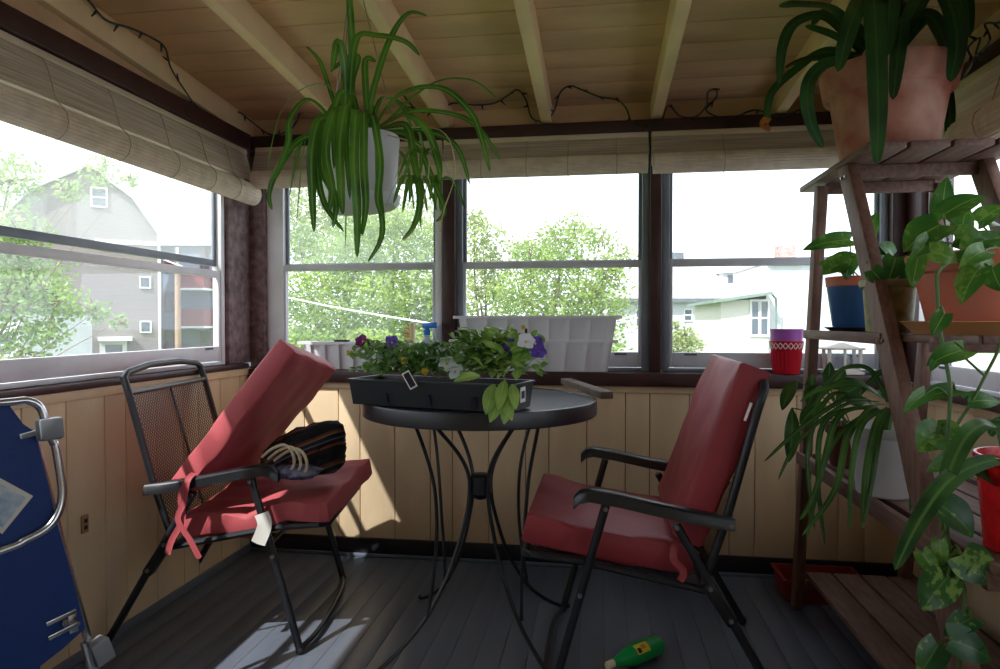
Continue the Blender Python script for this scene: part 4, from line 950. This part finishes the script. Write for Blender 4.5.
b.build('crown', 'stem_green', t)
# broad-leaved plant in maroon pot behind
c = V((.757, W(.757, 2.02), ZL))
t = potted('potted_plant', 'broad-leaved plant in a dull maroon pot at the back of the lower shelf', c, .050, .066, .13, 'maroon_pot', rim=.25)
src = lambda x, y, Z: c+V((R.uniform(-.03, .03), R.uniform(-.03, .03), .11))
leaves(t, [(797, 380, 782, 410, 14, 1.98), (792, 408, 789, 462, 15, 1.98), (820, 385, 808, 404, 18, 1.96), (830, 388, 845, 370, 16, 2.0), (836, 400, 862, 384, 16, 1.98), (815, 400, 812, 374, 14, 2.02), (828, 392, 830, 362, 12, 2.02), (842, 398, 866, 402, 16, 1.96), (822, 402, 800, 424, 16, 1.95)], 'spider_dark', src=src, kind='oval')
# red foil pot + strap leaf plant
c = V((.825, W(.825, 1.26), ZL))
t = potted('potted_dracaena', 'long-leaved plant in a shiny red wrapped pot at the front of the lower shelf', c, .078, .098, .185, 'red_foil', rim=.10, lip=.004)
b = MB(); rnd = random.Random(33)
for w, pts in ((.036, L((1010, 462, 1.26), (985, 462, 1.20), (950, 480, 1.14), (920, 520, 1.10), (895, 570, 1.08))), (.036, L((1008, 450, 1.26), (990, 425, 1.22), (968, 435, 1.18), (950, 470, 1.16), (944, 500, 1.15))), (.03, L((1010, 455, 1.28), (1003, 430, 1.3), (985, 425, 1.34), (965, 425, 1.36))), (.034, L((1015, 455, 1.28), (1025, 410, 1.30), (1050, 400, 1.3))), (.03, L((1012, 450, 1.3), (1000, 420, 1.36), (990, 436, 1.4)))):
    b.strap(pts, w, n=9, tip=.4, base=.8, fold=.15, rnd=rnd, jit=.12)
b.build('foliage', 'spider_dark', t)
# red tray behind the stand on the floor
p0 = V((.70, 2.55, 0))
t = thing('plastic_tub', 'low red plastic tub on the floor behind the plant stand', 'tub', p0+V((.1, 0, 0)))
b = MB(); q = lambda a, c_, z: p0+V((a-.04, c_-.09, z)); tub(b, q, .28, .17, .075, .005, .012, .006); b.build('tub_body', 'red_dull', t, smooth_=False)

# ================================================================== hanging spider plant
hc = pz(361, 206, 1.70); hx, hy, hz = hc.x, hc.y, 1.292
t = thing('hanging_spider_plant', 'large spider plant in a white hanging pot below the rafters', 'hanging plant', (hx, hy, hz))
b = MB(); c = V((hx, hy, hz)); T_ = M.Rotation(math.radians(-5), 3, 'Y')
b.lathe([(.001, .006), (.078, .006), (.088, .012), (.110, .150), (.113, .170), (.109, .170), (.084, .02), (.001, .018)], c, 36, T_); b.build('pot', 'white_pot', t)
b = MB(); b.lathe([(.001, -.004), (.088, -.004), (.098, .004), (.103, .022), (.098, .022), (.088, .008), (.001, .006)], c, 36, T_); b.build('saucer', 'white_plastic', t)
b = MB(); b.lathe([(.001, .158), (.108, .152)], c, 30, T_); b.build('soil', 'soil', t)
hook = V((hx-.01, hy-.02, zr(hy)+RD-.002))
b = MB()
for k in range(3):
    a = 2*PI*k/3+2.6; b.tube([c+T_ @ V((.112*math.cos(a), .112*math.sin(a), .165)), hook-V((0, 0, .06))], .0013, 5)
b.tube([hook-V((0, 0, .06)), hook-V((.012, 0, .04)), hook-V((.010, 0, .02)), hook], .002, 6, sm=4); b.build('hanger_wire', 'steel_bolt', t)
b = MB(); rnd = random.Random(12)
zz = 1.70
expl = (
    (.026, ((350, 130, 1.70), (352, 60, 1.68), (350, 10, 1.66), (347, -30, 1.65))), (.024, ((356, 130, 1.68), (352, 85, 1.66), (358, 58, 1.66), (345, 60, 1.66), (330, 72, 1.66))),
    (.024, ((366, 130, 1.68), (375, 85, 1.64), (390, 40, 1.62), (408, 14, 1.60), (427, 16, 1.60))), (.026, ((350, 95, 1.64), (356, 40, 1.62), (378, 36, 1.60), (405, 42, 1.60), (420, 56, 1.60))),
    (.024, ((370, 130, 1.66), (366, 90, 1.62), (366, 60, 1.62), (376, 62, 1.60))), (.030, ((345, 130, 1.68), (345, 70, 1.62), (338, 42, 1.60), (332, 72, 1.60))),
    (.022, ((372, 130, 1.68), (400, 95, 1.62), (440, 88, 1.58), (470, 112, 1.55), (482, 140, 1.55), (490, 172, 1.55))), (.020, ((372, 132, 1.68), (410, 112, 1.62), (455, 115, 1.58), (480, 130, 1.56), (500, 160, 1.56))),
    (.014, ((380, 128, 1.72), (430, 85, 1.80), (470, 80, 1.85), (497, 98, 1.88))), (.026, ((372, 132, 1.66), (400, 115, 1.58), (425, 128, 1.54), (438, 160, 1.53), (440, 182, 1.53))),
    (.024, ((376, 132, 1.68), (405, 125, 1.6), (414, 160, 1.58), (420, 200, 1.57), (414, 226, 1.57), (402, 240, 1.58))), (.020, ((378, 132, 1.70), (412, 138, 1.66), (432, 178, 1.64), (444, 210, 1.63), (436, 222, 1.63))),
    (.020, ((378, 130, 1.70), (420, 130, 1.68), (455, 145, 1.66), (470, 185, 1.66))), (.030, ((345, 130, 1.64), (322, 118, 1.54), (312, 150, 1.52), (312, 190, 1.52), (314, 232, 1.52))),
    (.022, ((345, 130, 1.66), (325, 130, 1.56), (318, 170, 1.53), (325, 205, 1.52), (344, 232, 1.52))), (.022, ((340, 130, 1.66), (310, 100, 1.60), (290, 120, 1.58), (288, 145, 1.58), (270, 190, 1.58), (272, 210, 1.58))),
    (.022, ((340, 132, 1.66), (300, 140, 1.6), (275, 175, 1.58), (268, 200, 1.58))), (.016, ((342, 128, 1.70), (330, 90, 1.70), (320, 62, 1.70), (306, 46, 1.70))),
    (.030, ((350, 132, 1.62), (346, 105, 1.52), (340, 140, 1.50), (341, 185, 1.49), (343, 215, 1.49))), (.030, ((356, 132, 1.62), (356, 110, 1.52), (354, 160, 1.48), (357, 210, 1.48), (357, 258, 1.49))),
    (.026, ((360, 132, 1.62), (364, 112, 1.52), (364, 165, 1.49), (366, 205, 1.49), (362, 236, 1.49))), (.024, ((366, 132, 1.62), (372, 115, 1.52), (380, 160, 1.49), (378, 200, 1.49), (384, 218, 1.49))),
    (.026, ((352, 132, 1.62), (336, 110, 1.52), (326, 150, 1.50), (332, 190, 1.49), (328, 214, 1.49))), 
    (.020, ((364, 132, 1.64), (376, 122, 1.55), (379, 190, 1.50), (382, 235, 1.50), (368, 262, 1.51))), 
    (.026, ((350, 130, 1.62), (330, 122, 1.53), (322, 165, 1.51), (336, 200, 1.50), (333, 228, 1.5))), (.022, ((356, 128, 1.66), (344, 92, 1.56), (335, 112, 1.53), (334, 170, 1.51))),
    (.020, ((360, 128, 1.66), (352, 95, 1.57), (346, 135, 1.51), (350, 200, 1.50))))
for w, pts in expl: b.strap([pz(*p) for p in pts], w*.72, n=7, tip=.5, base=.65, fold=.22, rnd=rnd, jit=.22)
o = c+V((0, 0, .165))
for k in range(14):
    a = rnd.uniform(.2, PI+.6); e = V((math.cos(a), math.sin(a), 0)); Lr = rnd.uniform(.16, .30); h = rnd.uniform(.02, .14)
    b.strap([o+e*.02, o+e*Lr*.35+V((0, 0, h)), o+e*Lr*.8+V((0, 0, h*.6)), o+e*Lr+V((0, 0, -rnd.uniform(.05, .28)))], rnd.uniform(.008, .015), n=6, tip=.5, base=.6, fold=.22, rnd=rnd, jit=.3, N=V((0, 0, 1)))
b.build('foliage', 'spider_leaf', t)
b = MB()
for pts in (((378, 130, 1.68), (440, 130, 1.62), (455, 170, 1.62), (444, 210, 1.62), (440, 232, 1.62)), ((376, 132, 1.66), (425, 150, 1.58), (425, 195, 1.57), (416, 226, 1.57), (404, 240, 1.57))):
    b.tube([pz(*p) for p in pts], .0016, 5, sm=6)
b.build('runner', 'runner', t)
b = MB()
for px, py, Z in ((414, 205, 1.57), (424, 178, 1.55), (438, 205, 1.62)):
    p = pz(px, py-22, Z)
    for k in range(7):
        a = 2*PI*k/7+rnd.random(); e = V((math.cos(a), math.sin(a), 0)); b.strap([p, p+e*.035+V((0, 0, .01)), p+e*.07+V((0, 0, -.06))], .011, n=5, tip=.4, rnd=rnd, N=V((0, 0, 1)))
b.build('plantlet', 'spider_leaf', t)

# ================================================================== blue folding beach chair, front left
A0 = V((-1.195, 1.40, 0)); dv = V((-.42, -.907, 0)).normalized(); nb = V((-dv.y, dv.x, 0))
if nb.dot(EYE-A0) < 0: nb = -nb
lean = -.10
nP = (nb+V((0, 0, -lean))).normalized()                     # plane leans back towards the wall
def pb(px, py, off=0): return pN(px, py, A0+nP*off, nP)
t = thing('beach_chair', 'folded blue fabric beach chair with shiny aluminium tube frame, front left', 'beach chair', A0+dv*.2)
b = MB()
r_edge = [(8, 405), (22, 424), (34, 432), (58, 530), (72, 580), (84, 628), (62, 648), (40, 665), (28, 690)]
right = [pb(x, y) for x, y in r_edge]
down = (right[-1]-right[-2]).normalized()
poly = right+[right[-1]+dv*.42+V((0, 0, -.03)), right[0]+dv*.40]
b.prism(poly, nP*.006); b.build('seat_fabric', 'blue_fabric', t, smooth_=False)
b = MB(); o2 = nP*.022
top = [pb(x, y)+o2 for x, y in ((22, 401), (36, 408), (42, 425), (49, 442))]
b.tube([top[0]+dv*.42, top[0]+dv*.05, top[0]]+top[1:]+[pb(x, y)+o2 for x, y in ((51, 446), (55, 468), (58, 492), (54, 512), (42, 528), (20, 540), (0, 549))]+[pb(0, 549)+o2+dv*.25+V((0, 0, -.03))], .0095, 10, sm=5); b.build('arm_tube', 'alu', t)
b = MB(); o3 = -nP*.018
b.tube([pb(36, 430)+o3+V((0, 0, .0)), pb(60, 525)+o3, pb(88, 628)+o3, pb(98, 668)+o3, V((*(pb(106, 700)+o3).xy, .012))], .0095, 10); b.build('frame_tube', 'alu', t)
b = MB(); b.tube([pb(78, 640)+nP*.03, pb(86, 672)+nP*.03, V((*(pb(92, 695)+nP*.03).xy, .012))], .0095, 10); b.build('leg_tube', 'alu', t)
b = MB(); o2 = nP*.024
b.beam(pb(44, 418)+o2, pb(46, 440)+o2, .052, .034, up=nP, bev=.008); b.build('pivot_bracket', 'grey_plastic', t)
b = MB(); b.beam(pb(18, 437)+nP*.012, pb(40, 431)+nP*.012, .012, .008, up=nP, bev=.002); b.build('end_cap', 'grey_plastic', t)
b = MB(); b.beam(pb(93, 640)+nP*.01, pb(101, 660)+nP*.01, .045, .05, up=nP, bev=.006); b.build('foot_bracket', 'grey_plastic', t)
b = MB()
b.beam(pb(44, 624)+nP*.010, pb(74, 610)+nP*.010, .010, .006, up=nP, bev=.001); b.beam(pb(46, 638)+nP*.010, pb(78, 622)+nP*.010, .010, .006, up=nP, bev=.001); b.tube([pb(62, 622)+nP*.006, pb(62, 622)+nP*.018], .008, 10); b.beam(pb(70, 612)+nP*.008, pb(72, 632)+nP*.008, .02, .008, up=nP, bev=.002); b.build('latch_plate', 'alu', t)
b = MB(); k = [pb(x, y, .0075) for x, y in ((0, 478), (33, 496), (2, 534), (-28, 512))]; b.prism(k, nP*.0008); o = b.build('paper_label', 'cloth_tag', t, smooth_=False)
cen = (k[0]+k[1]+k[2]+k[3])/4; b = MB(); b.prism([p+(cen-p)*.22+nP*.001 for p in k], nP*.0004); b.build('label_picture', 'paper_blue', o, smooth_=False)

# green bottle on the floor
p0 = pH(612, 664, .03); p1 = pH(654, 646, .03); p0.z = p1.z = .031
d = (p1-p0).normalized(); Ln = (p1-p0).length
t = thing('soap_bottle', 'green plastic bottle with a yellow label lying on the floor', 'bottle', (p0+p1)/2*1)
sd = V((-d.y, d.x, 0)); T_ = M((sd, V((0, 0, 1)), d)).transposed()
b = MB(); b.lathe([(.001, .0), (.010, 0), (.011, .012), (.016, .030), (.026, .062), (.031, .085), (.032, .13), (.030, Ln*1.05), (.026, Ln*1.1), (.001, Ln*1.1)], p0, 24, T_, 0, 1.05, .92); b.build('bottle_body', 'bottle_green', t)
b = MB(); b.lathe([(.001, -.022), (.008, -.022), (.011, -.018), (.0115, .004), (.001, .004)], p0, 16, T_); b.build('cap', 'cream_cap', t)
def cyl(a, z, r=.0325): return p0+d*z+sd*(r*1.05*math.sin(a))+V((0, 0, r*.92*math.cos(a)))
fa = 1 if sd.dot(EYE-p0) > 0 else -1
b = MB(); b.grid(lambda u, v: cyl(fa*(.15+.95*v), .078+.052*u), 8, 8); o = b.build('label', 'label_yellow', t)
b = MB(); b.grid(lambda u, v: cyl(fa*(.55+.45*v), .082+.014*u, .0330), 4, 4); b.build('label_mark', 'ink_dark', o)
b = MB(); b.grid(lambda u, v: cyl(fa*(.35+.4*v), .100+.018*u, .0330), 4, 4); b.build('label_print', 'ink_orange', o)

# ================================================================== OUTSIDE
GZ = -4.0
b = MB(); b.grid(lambda u, v: V((-300+600*u, 3.4+400*v, GZ+.5*mnoise.noise(V((u*6, v*6, 0))))), 30, 24); structure(b.build('ground_yard', 'grass', org=(0, 40, GZ)))
b = MB(); b.grid(lambda u, v: V((-300+295*u, -200+203.4*v, GZ)), 4, 4); structure(b.build('ground_side', 'grass', org=(-40, -20, GZ)))

def facade(name, label, px, Z, w, turn=0, cat='house'):
    o = pz(px, 322, Z); o.z = GZ
    t = thing(name, label, cat, o, YAW+math.atan2(0, 1)-math.atan((px-598)/663)*0+turn); return t
def fbox(t, name, m, x0, x1, y0, y1, z0, z1, par=None, bev=0):
    b = MB(); b.bx(x0, x1, y0, y1, z0, z1, bev); return b.build(name, m, par or t, local=True, smooth_=False)
def fwin(t, x, z, w, h, trim, mull=True, y=0):
    b = MB(); f = .09*max(1, w/1.0)
    b.bx(x-w/2-f, x+w/2+f, y-.06, y+.0, z+h/2, z+h/2+f); b.bx(x-w/2-f, x+w/2+f, y-.08, y+.0, z-h/2-f, z-h/2); b.bx(x-w/2-f, x-w/2, y-.06, y, z-h/2, z+h/2); b.bx(x+w/2, x+w/2+f, y-.06, y, z-h/2, z+h/2)
    if mull: b.bx(x-w/2, x+w/2, y-.05, y, z-.04, z+.04)
    o = b.build('window', trim, t, local=True, smooth_=False)
    q = MB(); q.bx(x-w/2, x+w/2, y-.02, y+.02, z-h/2, z+h/2); q.build('pane', 'pane_outside', o, local=True, smooth_=False)
def hz_(py, Z): return 1+(322-py)/663*Z-GZ          # height above the ground of an image row at depth Z
def hx_(px, px0, Z): return (px-px0)/663*Z
# grey gambrel house
Z = 42; P0 = 90; t = facade('house', 'grey clapboard house with a stepped gable seen through the left window', P0, Z, 9, turn=.5)
hx0 = hx_; hx_ = lambda a, b_, c_: hx0(a, b_, c_)*1.0
xl_, xr_ = hx_(14, P0, Z), hx_(151, P0, Z); ze = hz_(232, Z); zk = hz_(196, Z); za = hz_(168, Z); kx = .62
poly = [(xl_, 0, 0), (xr_, 0, 0), (xr_, 0, ze), (xr_*kx, 0, zk), (0, 0, za), (xl_*kx, 0, zk), (xl_, 0, ze)]
b = MB(); b.prism(poly, (0, 7, 0)); b.build('wall', 'siding_grey', t, local=True, smooth_=False)
b = MB(); rp = [(xr_, ze), (xr_*kx, zk), (0, za), (xl_*kx, zk), (xl_, ze)]
for (x0, z0), (x1, z1) in zip(rp, rp[1:]): b.prism([(x0, -.3, z0+.02), (x1, -.3, z1+.02), (x1, -.3, z1+.22), (x0, -.3, z0+.22)], (0, 7.5, 0))
b.build('roof', 'roof_pale', t, local=True, smooth_=False)
fbox(t, 'corner_board', 'trim_outside', xr_-.02, xr_+.12, -.08, .2, 0, ze)
fbox(t, 'pent_trim', 'trim_outside', hx_(95, P0, Z), hx_(150, P0, Z), -.14, .02, hz_(243, Z), hz_(239, Z))
fwin(t, hx_(99, P0, Z), hz_(197, Z), .75, 1.1, 'trim_outside')
fwin(t, hx_(139, P0, Z), hz_(281, Z), .5, .62, 'trim_outside', False); fwin(t, hx_(139, P0, Z), hz_(327, Z), .5, .62, 'trim_outside', False)
fbox(t, 'door_hood', 'trim_outside', hx_(97, P0, Z), hx_(127, P0, Z), -.9, 0, hz_(341, Z), hz_(337, Z)); fbox(t, 'door_frame', 'trim_outside', hx_(98, P0, Z), hx_(122, P0, Z), -.12, 0, hz_(372, Z), hz_(341, Z)); fbox(t, 'door_leaf', 'pane_outside', hx_(103, P0, Z), hx_(118, P0, Z), -.15, -.1, hz_(372, Z), hz_(345, Z))
hx_ = hx0
# blue-grey three-decker with red balconies
Z = 52; P0 = 190; t = facade('apartment_building', 'blue-grey three-decker with red balconies right of the grey house', P0, Z, 9)
fbox(t, 'wall', 'siding_blue', hx_(158, P0, Z), hx_(228, P0, Z), 0, 10, 0, hz_(243, Z)); fbox(t, 'cornice', 'trim_outside', hx_(156, P0, Z), hx_(230, P0, Z), -.4, 10, hz_(246, Z), hz_(242, Z))
fbox(t, 'corner_board', 'trim_outside', hx_(158, P0, Z), hx_(162, P0, Z), -.1, 0, 0, hz_(246, Z))
for y in (263, 302, 340): fwin(t, hx_(169, P0, Z), hz_(y, Z), .5, 1.35, 'trim_maroon'); 
for y in (262, 340): fwin(t, hx_(205, P0, Z), hz_(y, Z), .5, 1.3, 'trim_maroon')
for y0, y1 in ((289, 273), (326, 309)):
    fbox(t, 'balcony', 'balcony_red', hx_(188, P0, Z), hx_(213, P0, Z), -1.6, 0, hz_(y0, Z), hz_(y1, Z)); fbox(t, 'balcony_slab', 'trim_outside', hx_(187, P0, Z), hx_(214, P0, Z), -1.7, 0, hz_(y0+2, Z), hz_(y0, Z))
fbox(t, 'balcony_post', 'trim_outside', hx_(187, P0, Z), hx_(189, P0, Z), -1.7, -1.55, 0, hz_(250, Z))
# pole
p = pz(178, 322, 30); b = MB(); b.tube([(p.x, p.y, GZ), (p.x, p.y, 3.6)], [.15, .12], 10); tag(b.build('utility_pole', 'pole_wood', org=(p.x, p.y, GZ)), 'brown wooden utility pole in front of the blue-grey building', 'pole')
# white house at far left edge, behind the tree
Z = 34; P0 = 8; t = facade('house', 'white house corner low behind the leafy tree at far left', P0, Z, 4)
fbox(t, 'wall', 'siding_white', hx_(-60, P0, Z), hx_(20, P0, Z), 0, 6, 0, hz_(312, Z)); fbox(t, 'roof', 'roof_dark', hx_(-62, P0, Z), hx_(22, P0, Z), -.3, 6, hz_(312, Z), hz_(308, Z)); fwin(t, hx_(5, P0, Z), hz_(345, Z), .7, 1.0, 'trim_outside')
# pale houses behind the right-hand back window
Z = 46; P0 = 690; t = facade('house', 'long pale house with a light roof beyond the right back window', P0, Z, 9, cat='house')
xa_, xb_ = hx_(612, P0, Z), hx_(800, P0, Z); ze = hz_(298, Z); zr_ = hz_(256, Z)
fbox(t, 'wall', 'siding_white', xa_, xb_, 0, 8, 0, ze)
b = MB(); b.prism([(xa_-.3, -.5, ze), (xa_-.3, 4, zr_), (xa_-.3, 8.5, ze), (xa_-.3, 8.5, ze-.15), (xa_-.3, -.5, ze-.15)], (xb_-xa_+.6, 0, 0)); b.build('roof', 'roof_pale', t, local=True, smooth_=False)
fbox(t, 'eave_trim', 'roof_dark', xa_-.3, xb_+.3, -.55, -.45, ze-.3, ze-.05)
for x, y, w, h in ((688, 315, .45, .7), (716, 313, .5, 1.2), (716, 341, .5, .8), (640, 318, .5, 1.1)): fwin(t, hx_(x, P0, Z), hz_(y, Z), w, h, 'trim_outside')
fbox(t, 'dormer', 'siding_white', hx_(728, P0, Z), hx_(750, P0, Z), 1.2, 4, hz_(292, Z), hz_(272, Z)); fwin(t, hx_(739, P0, Z), hz_(282, Z), .6, .9, 'roof_dark', y=1.2)
fbox(t, 'dormer_roof', 'roof_pale', hx_(726, P0, Z), hx_(752, P0, Z), 1.0, 4.2, hz_(272, Z), hz_(270, Z))
fbox(t, 'roof_unit', 'roof_dark', hx_(677, P0, Z), hx_(698, P0, Z), 3.6, 4.6, hz_(258, Z), hz_(247, Z))
fbox(t, 'vent_pipe', 'roof_dark', hx_(680, P0, Z), hx_(682, P0, Z), 1.6, 1.75, hz_(290, Z), hz_(281, Z))
Z = 30; P0 = 760; t = facade('house', 'cream house with a green-edged eave and downpipe nearer on the right', P0, Z, 7, turn=-.12, cat='house')
xa_, xb_ = hx_(722, P0, Z), hx_(830, P0, Z)
fbox(t, 'wall', 'siding_cream', xa_, hx_(768, P0, Z), 0, 7, 0, hz_(300, Z)); fbox(t, 'side_wall', 'siding_white', hx_(768, P0, Z), xb_+2, .4, 7, 0, hz_(262, Z))
b = MB(); b.prism([(xa_-.4, -.5, hz_(303, Z)), (hx_(769, P0, Z), -.5, hz_(295, Z)), (hx_(769, P0, Z), -.5, hz_(292, Z)), (xa_-.4, -.5, hz_(300, Z))], (0, 7.5, 0)); b.build('roof', 'roof_green', t, local=True, smooth_=False)
b = MB(); b.tube([(hx_(768, P0, Z), -.45, hz_(294, Z)), (hx_(774, P0, Z), -.2, hz_(299, Z)), (hx_(775, P0, Z), -.1, hz_(306, Z)), (hx_(775, P0, Z), -.1, 0)], .05, 8); b.build('downpipe', 'roof_green', t, local=True)
for x in (755, 764): fwin(t, hx_(x, P0, Z), hz_(318, Z), .28, 1.5, 'trim_outside')
b = MB(); b.bx(hx_(790, P0, Z), hx_(807, P0, Z), 2, 2.7, hz_(270, Z), hz_(241, Z)); b.build('chimney', 'brick_pale', t, local=True, smooth_=False)
b = MB(); b.prism([(hx_(768, P0, Z), .2, hz_(264, Z)), (hx_(768, P0, Z), 3.7, hz_(252, Z)), (hx_(768, P0, Z), 7.2, hz_(264, Z))], (xb_+2-hx_(768, P0, Z), 0, 0)); b.build('upper_roof', 'roof_pale', t, local=True, smooth_=False)

o = V((6.5, 3.6, GZ)); t = thing('whiteout_block', 'pale flat-roofed block added for the white-out beyond the right wall window', 'whiteout_block', o)  # added pale block, stands in for the overexposed white outside the right window
fbox(t, 'wall', 'siding_white', 0, 5, 0, 14, 0, 4.1); fbox(t, 'roof', 'roof_pale', -.2, 5.2, -.2, 14.2, 4.1, 4.22)
# trees
def tree(name, label, px, Z, blobs, trunk_px=None, n=5000, size=.16, m='tree_leaf', seed=1, dens=1.0, group='trees outside the windows', tr=.16):
    rnd = random.Random(seed); o = pz(trunk_px or px, 322, Z); base = V((o.x, o.y, GZ))
    t = thing(name, label, 'tree' if 'bush' not in name and 'hedge' not in name else 'bush', base, 0, group)
    cs = [(pz(x, y, Z+dz), r/663*Z) for x, y, r, dz in blobs]
    top = max(cs, key=lambda q_: q_[0].z)[0]
    b = MB(); fork = base+V((0, 0, (top.z-GZ)*.35)); b.tube([base, base.lerp(fork, .5)+V((.05, 0, 0)), fork], [tr, tr*.7], 8)
    for c, r in cs:
        mid = fork.lerp(c, .5)+V((rnd.uniform(-.3, .3), rnd.uniform(-.3, .3), .2)); b.tube([fork, mid, c], [tr*.55, .02] if r > .5 else [.012, .005], 6, sm=4)
        for k in range(4):
            d = V((rnd.gauss(0, 1), rnd.gauss(0, 1), rnd.gauss(0, 1)+.4)).normalized(); b.tube([c, c+d*r*.5, c+d*r*.95], [.03, .006], 5)
    b.build('trunk', 'bark', t)
    b = MB(); tot = sum(r*r for c, r in cs)
    for c, r in cs:
        for k in range(int(n*r*r/tot)):
            d = V((rnd.gauss(0, 1), rnd.gauss(0, 1), rnd.gauss(0, 1))).normalized(); rr = r*rnd.random()**(.42*dens)*(1+.35*mnoise.noise(d*2.2+c))
            p = c+V((d.x*rr, d.y*rr, d.z*rr*.9)); a = V((rnd.gauss(0, 1), rnd.gauss(0, 1), rnd.gauss(0, .7))).normalized(); e = a.cross(V((rnd.gauss(0, 1), rnd.gauss(0, 1), rnd.gauss(0, 1)))).normalized(); s = size*rnd.uniform(.6, 1.3)
            b.add([p-a*s*.5, p+e*s*.28, p+a*s*.5, p-e*s*.28], [(0, 1, 2, 3)])
    b.build('foliage', m, t, smooth_=False)
    return t
tree('maple_tree', 'bright leafy tree branching in from the far left edge', -10, 11, [(5, 300, 48, 0), (35, 275, 34, .3), (20, 235, 30, 0), (60, 300, 26, .2), (50, 330, 22, 0), (95, 312, 16, 0), (118, 322, 10, 0), (10, 180, 34, .4), (70, 190, 16, .3), (100, 172, 18, .2), (-40, 250, 60, 0), (20, 350, 30, 0), (130, 180, 10, .2)], -45, 6500, .10, 'tree_leaf_bright', 3, 1.0, tr=.05)
tree('leafy_tree', 'dense green tree filling the left back window', 320, 21, [(305, 300, 42, 0), (345, 270, 46, 1), (330, 330, 46, 0), (300, 245, 30, 2), (360, 235, 34, 2), (375, 310, 40, 0)], 335, 13000, .14, 'tree_leaf', 5)
tree('leafy_tree', 'green tree with a visible grey trunk behind the spray bottle', 400, 23, [(395, 270, 40, 0), (430, 300, 40, 0), (410, 335, 46, 0), (425, 245, 30, 1), (395, 225, 26, 1), (450, 335, 36, 0)], 386, 12500, .15, 'tree_leaf', 8)
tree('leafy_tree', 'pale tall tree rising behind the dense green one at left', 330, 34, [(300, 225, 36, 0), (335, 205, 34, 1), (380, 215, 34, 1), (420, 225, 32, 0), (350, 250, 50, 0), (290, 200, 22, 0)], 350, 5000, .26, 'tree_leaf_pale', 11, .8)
tree('leafy_tree', 'round green tree with a forked trunk in the middle back window', 556, 25, [(560, 285, 46, 0), (520, 295, 36, 0), (600, 290, 36, 0), (565, 250, 34, 0), (540, 320, 44, 0), (590, 320, 44, 0), (610, 270, 20, 0), (530, 260, 22, 0)], 552, 11500, .15, 'tree_leaf', 13)
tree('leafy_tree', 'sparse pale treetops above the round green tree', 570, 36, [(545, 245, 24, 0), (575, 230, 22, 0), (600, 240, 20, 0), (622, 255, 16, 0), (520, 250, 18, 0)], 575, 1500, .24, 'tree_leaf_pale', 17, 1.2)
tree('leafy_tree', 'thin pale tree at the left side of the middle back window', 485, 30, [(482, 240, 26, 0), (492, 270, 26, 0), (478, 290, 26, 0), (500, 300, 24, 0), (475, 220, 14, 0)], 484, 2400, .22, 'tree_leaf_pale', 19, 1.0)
tree('hedge_bush', 'long low green hedge under the trees beyond the back windows', 430, 19, [(290+i*24, 348+(i % 3)*5, 26, 0) for i in range(14)], 430, 8000, .15, 'tree_leaf', 23, group='bushes outside')
tree('garden_bush', 'light green bush in front of the pale house at right', 683, 20, [(672, 342, 12, 0), (685, 336, 13, 0), (692, 345, 12, 0), (680, 352, 14, 0), (676, 325, 6, 0)], 683, 1300, .12, 'tree_leaf_pale', 29, group='bushes outside')
# clothesline
p0 = pz(270, 287, 5.2); p1 = pz(470, 338, 3.9)
pa = p0+(p0-p1)*1.2
b = MB(); pts = [pa.lerp(p1, i/10)+V((0, 0, -.10*math.sin(PI*i/10)+.05)) for i in range(11)]; b.tube(pts, .006, 5); tag(b.build('clothesline', 'wire_white', org=(pa+p1)/2), 'white clothesline sloping across the left back window', 'clothesline')

# ================================================================== light
w = bpy.data.worlds.new('sky'); S.world = w; w.use_nodes = True
bg = w.node_tree.nodes['Background']; bg.inputs[0].default_value = (.93, .965, 1.0, 1); bg.inputs[1].default_value = 2.75
sd_ = bpy.data.lights.new('sun', 'SUN'); sd_.energy = 9; sd_.angle = math.radians(.6); sd_.color = (1, .95, .88)
so = bpy.data.objects.new('sun', sd_); C.objects.link(so); so.rotation_euler = V((.50, .69, -1)).to_track_quat('-Z', 'Y').to_euler(); so.location = (-3, -4, 6)
S.view_settings.view_transform = 'Standard'; S.view_settings.look = 'None'; S.view_settings.gamma = 1; S.view_settings.use_curve_mapping = False
S.view_settings.exposure = 0
cy_ = S.cycles; cy_.use_denoising = True; cy_.max_bounces = 12; cy_.diffuse_bounces = 6; cy_.transparent_max_bounces = 32; cy_.sample_clamp_indirect = 8; cy_.caustics_reflective = False; cy_.caustics_refractive = False
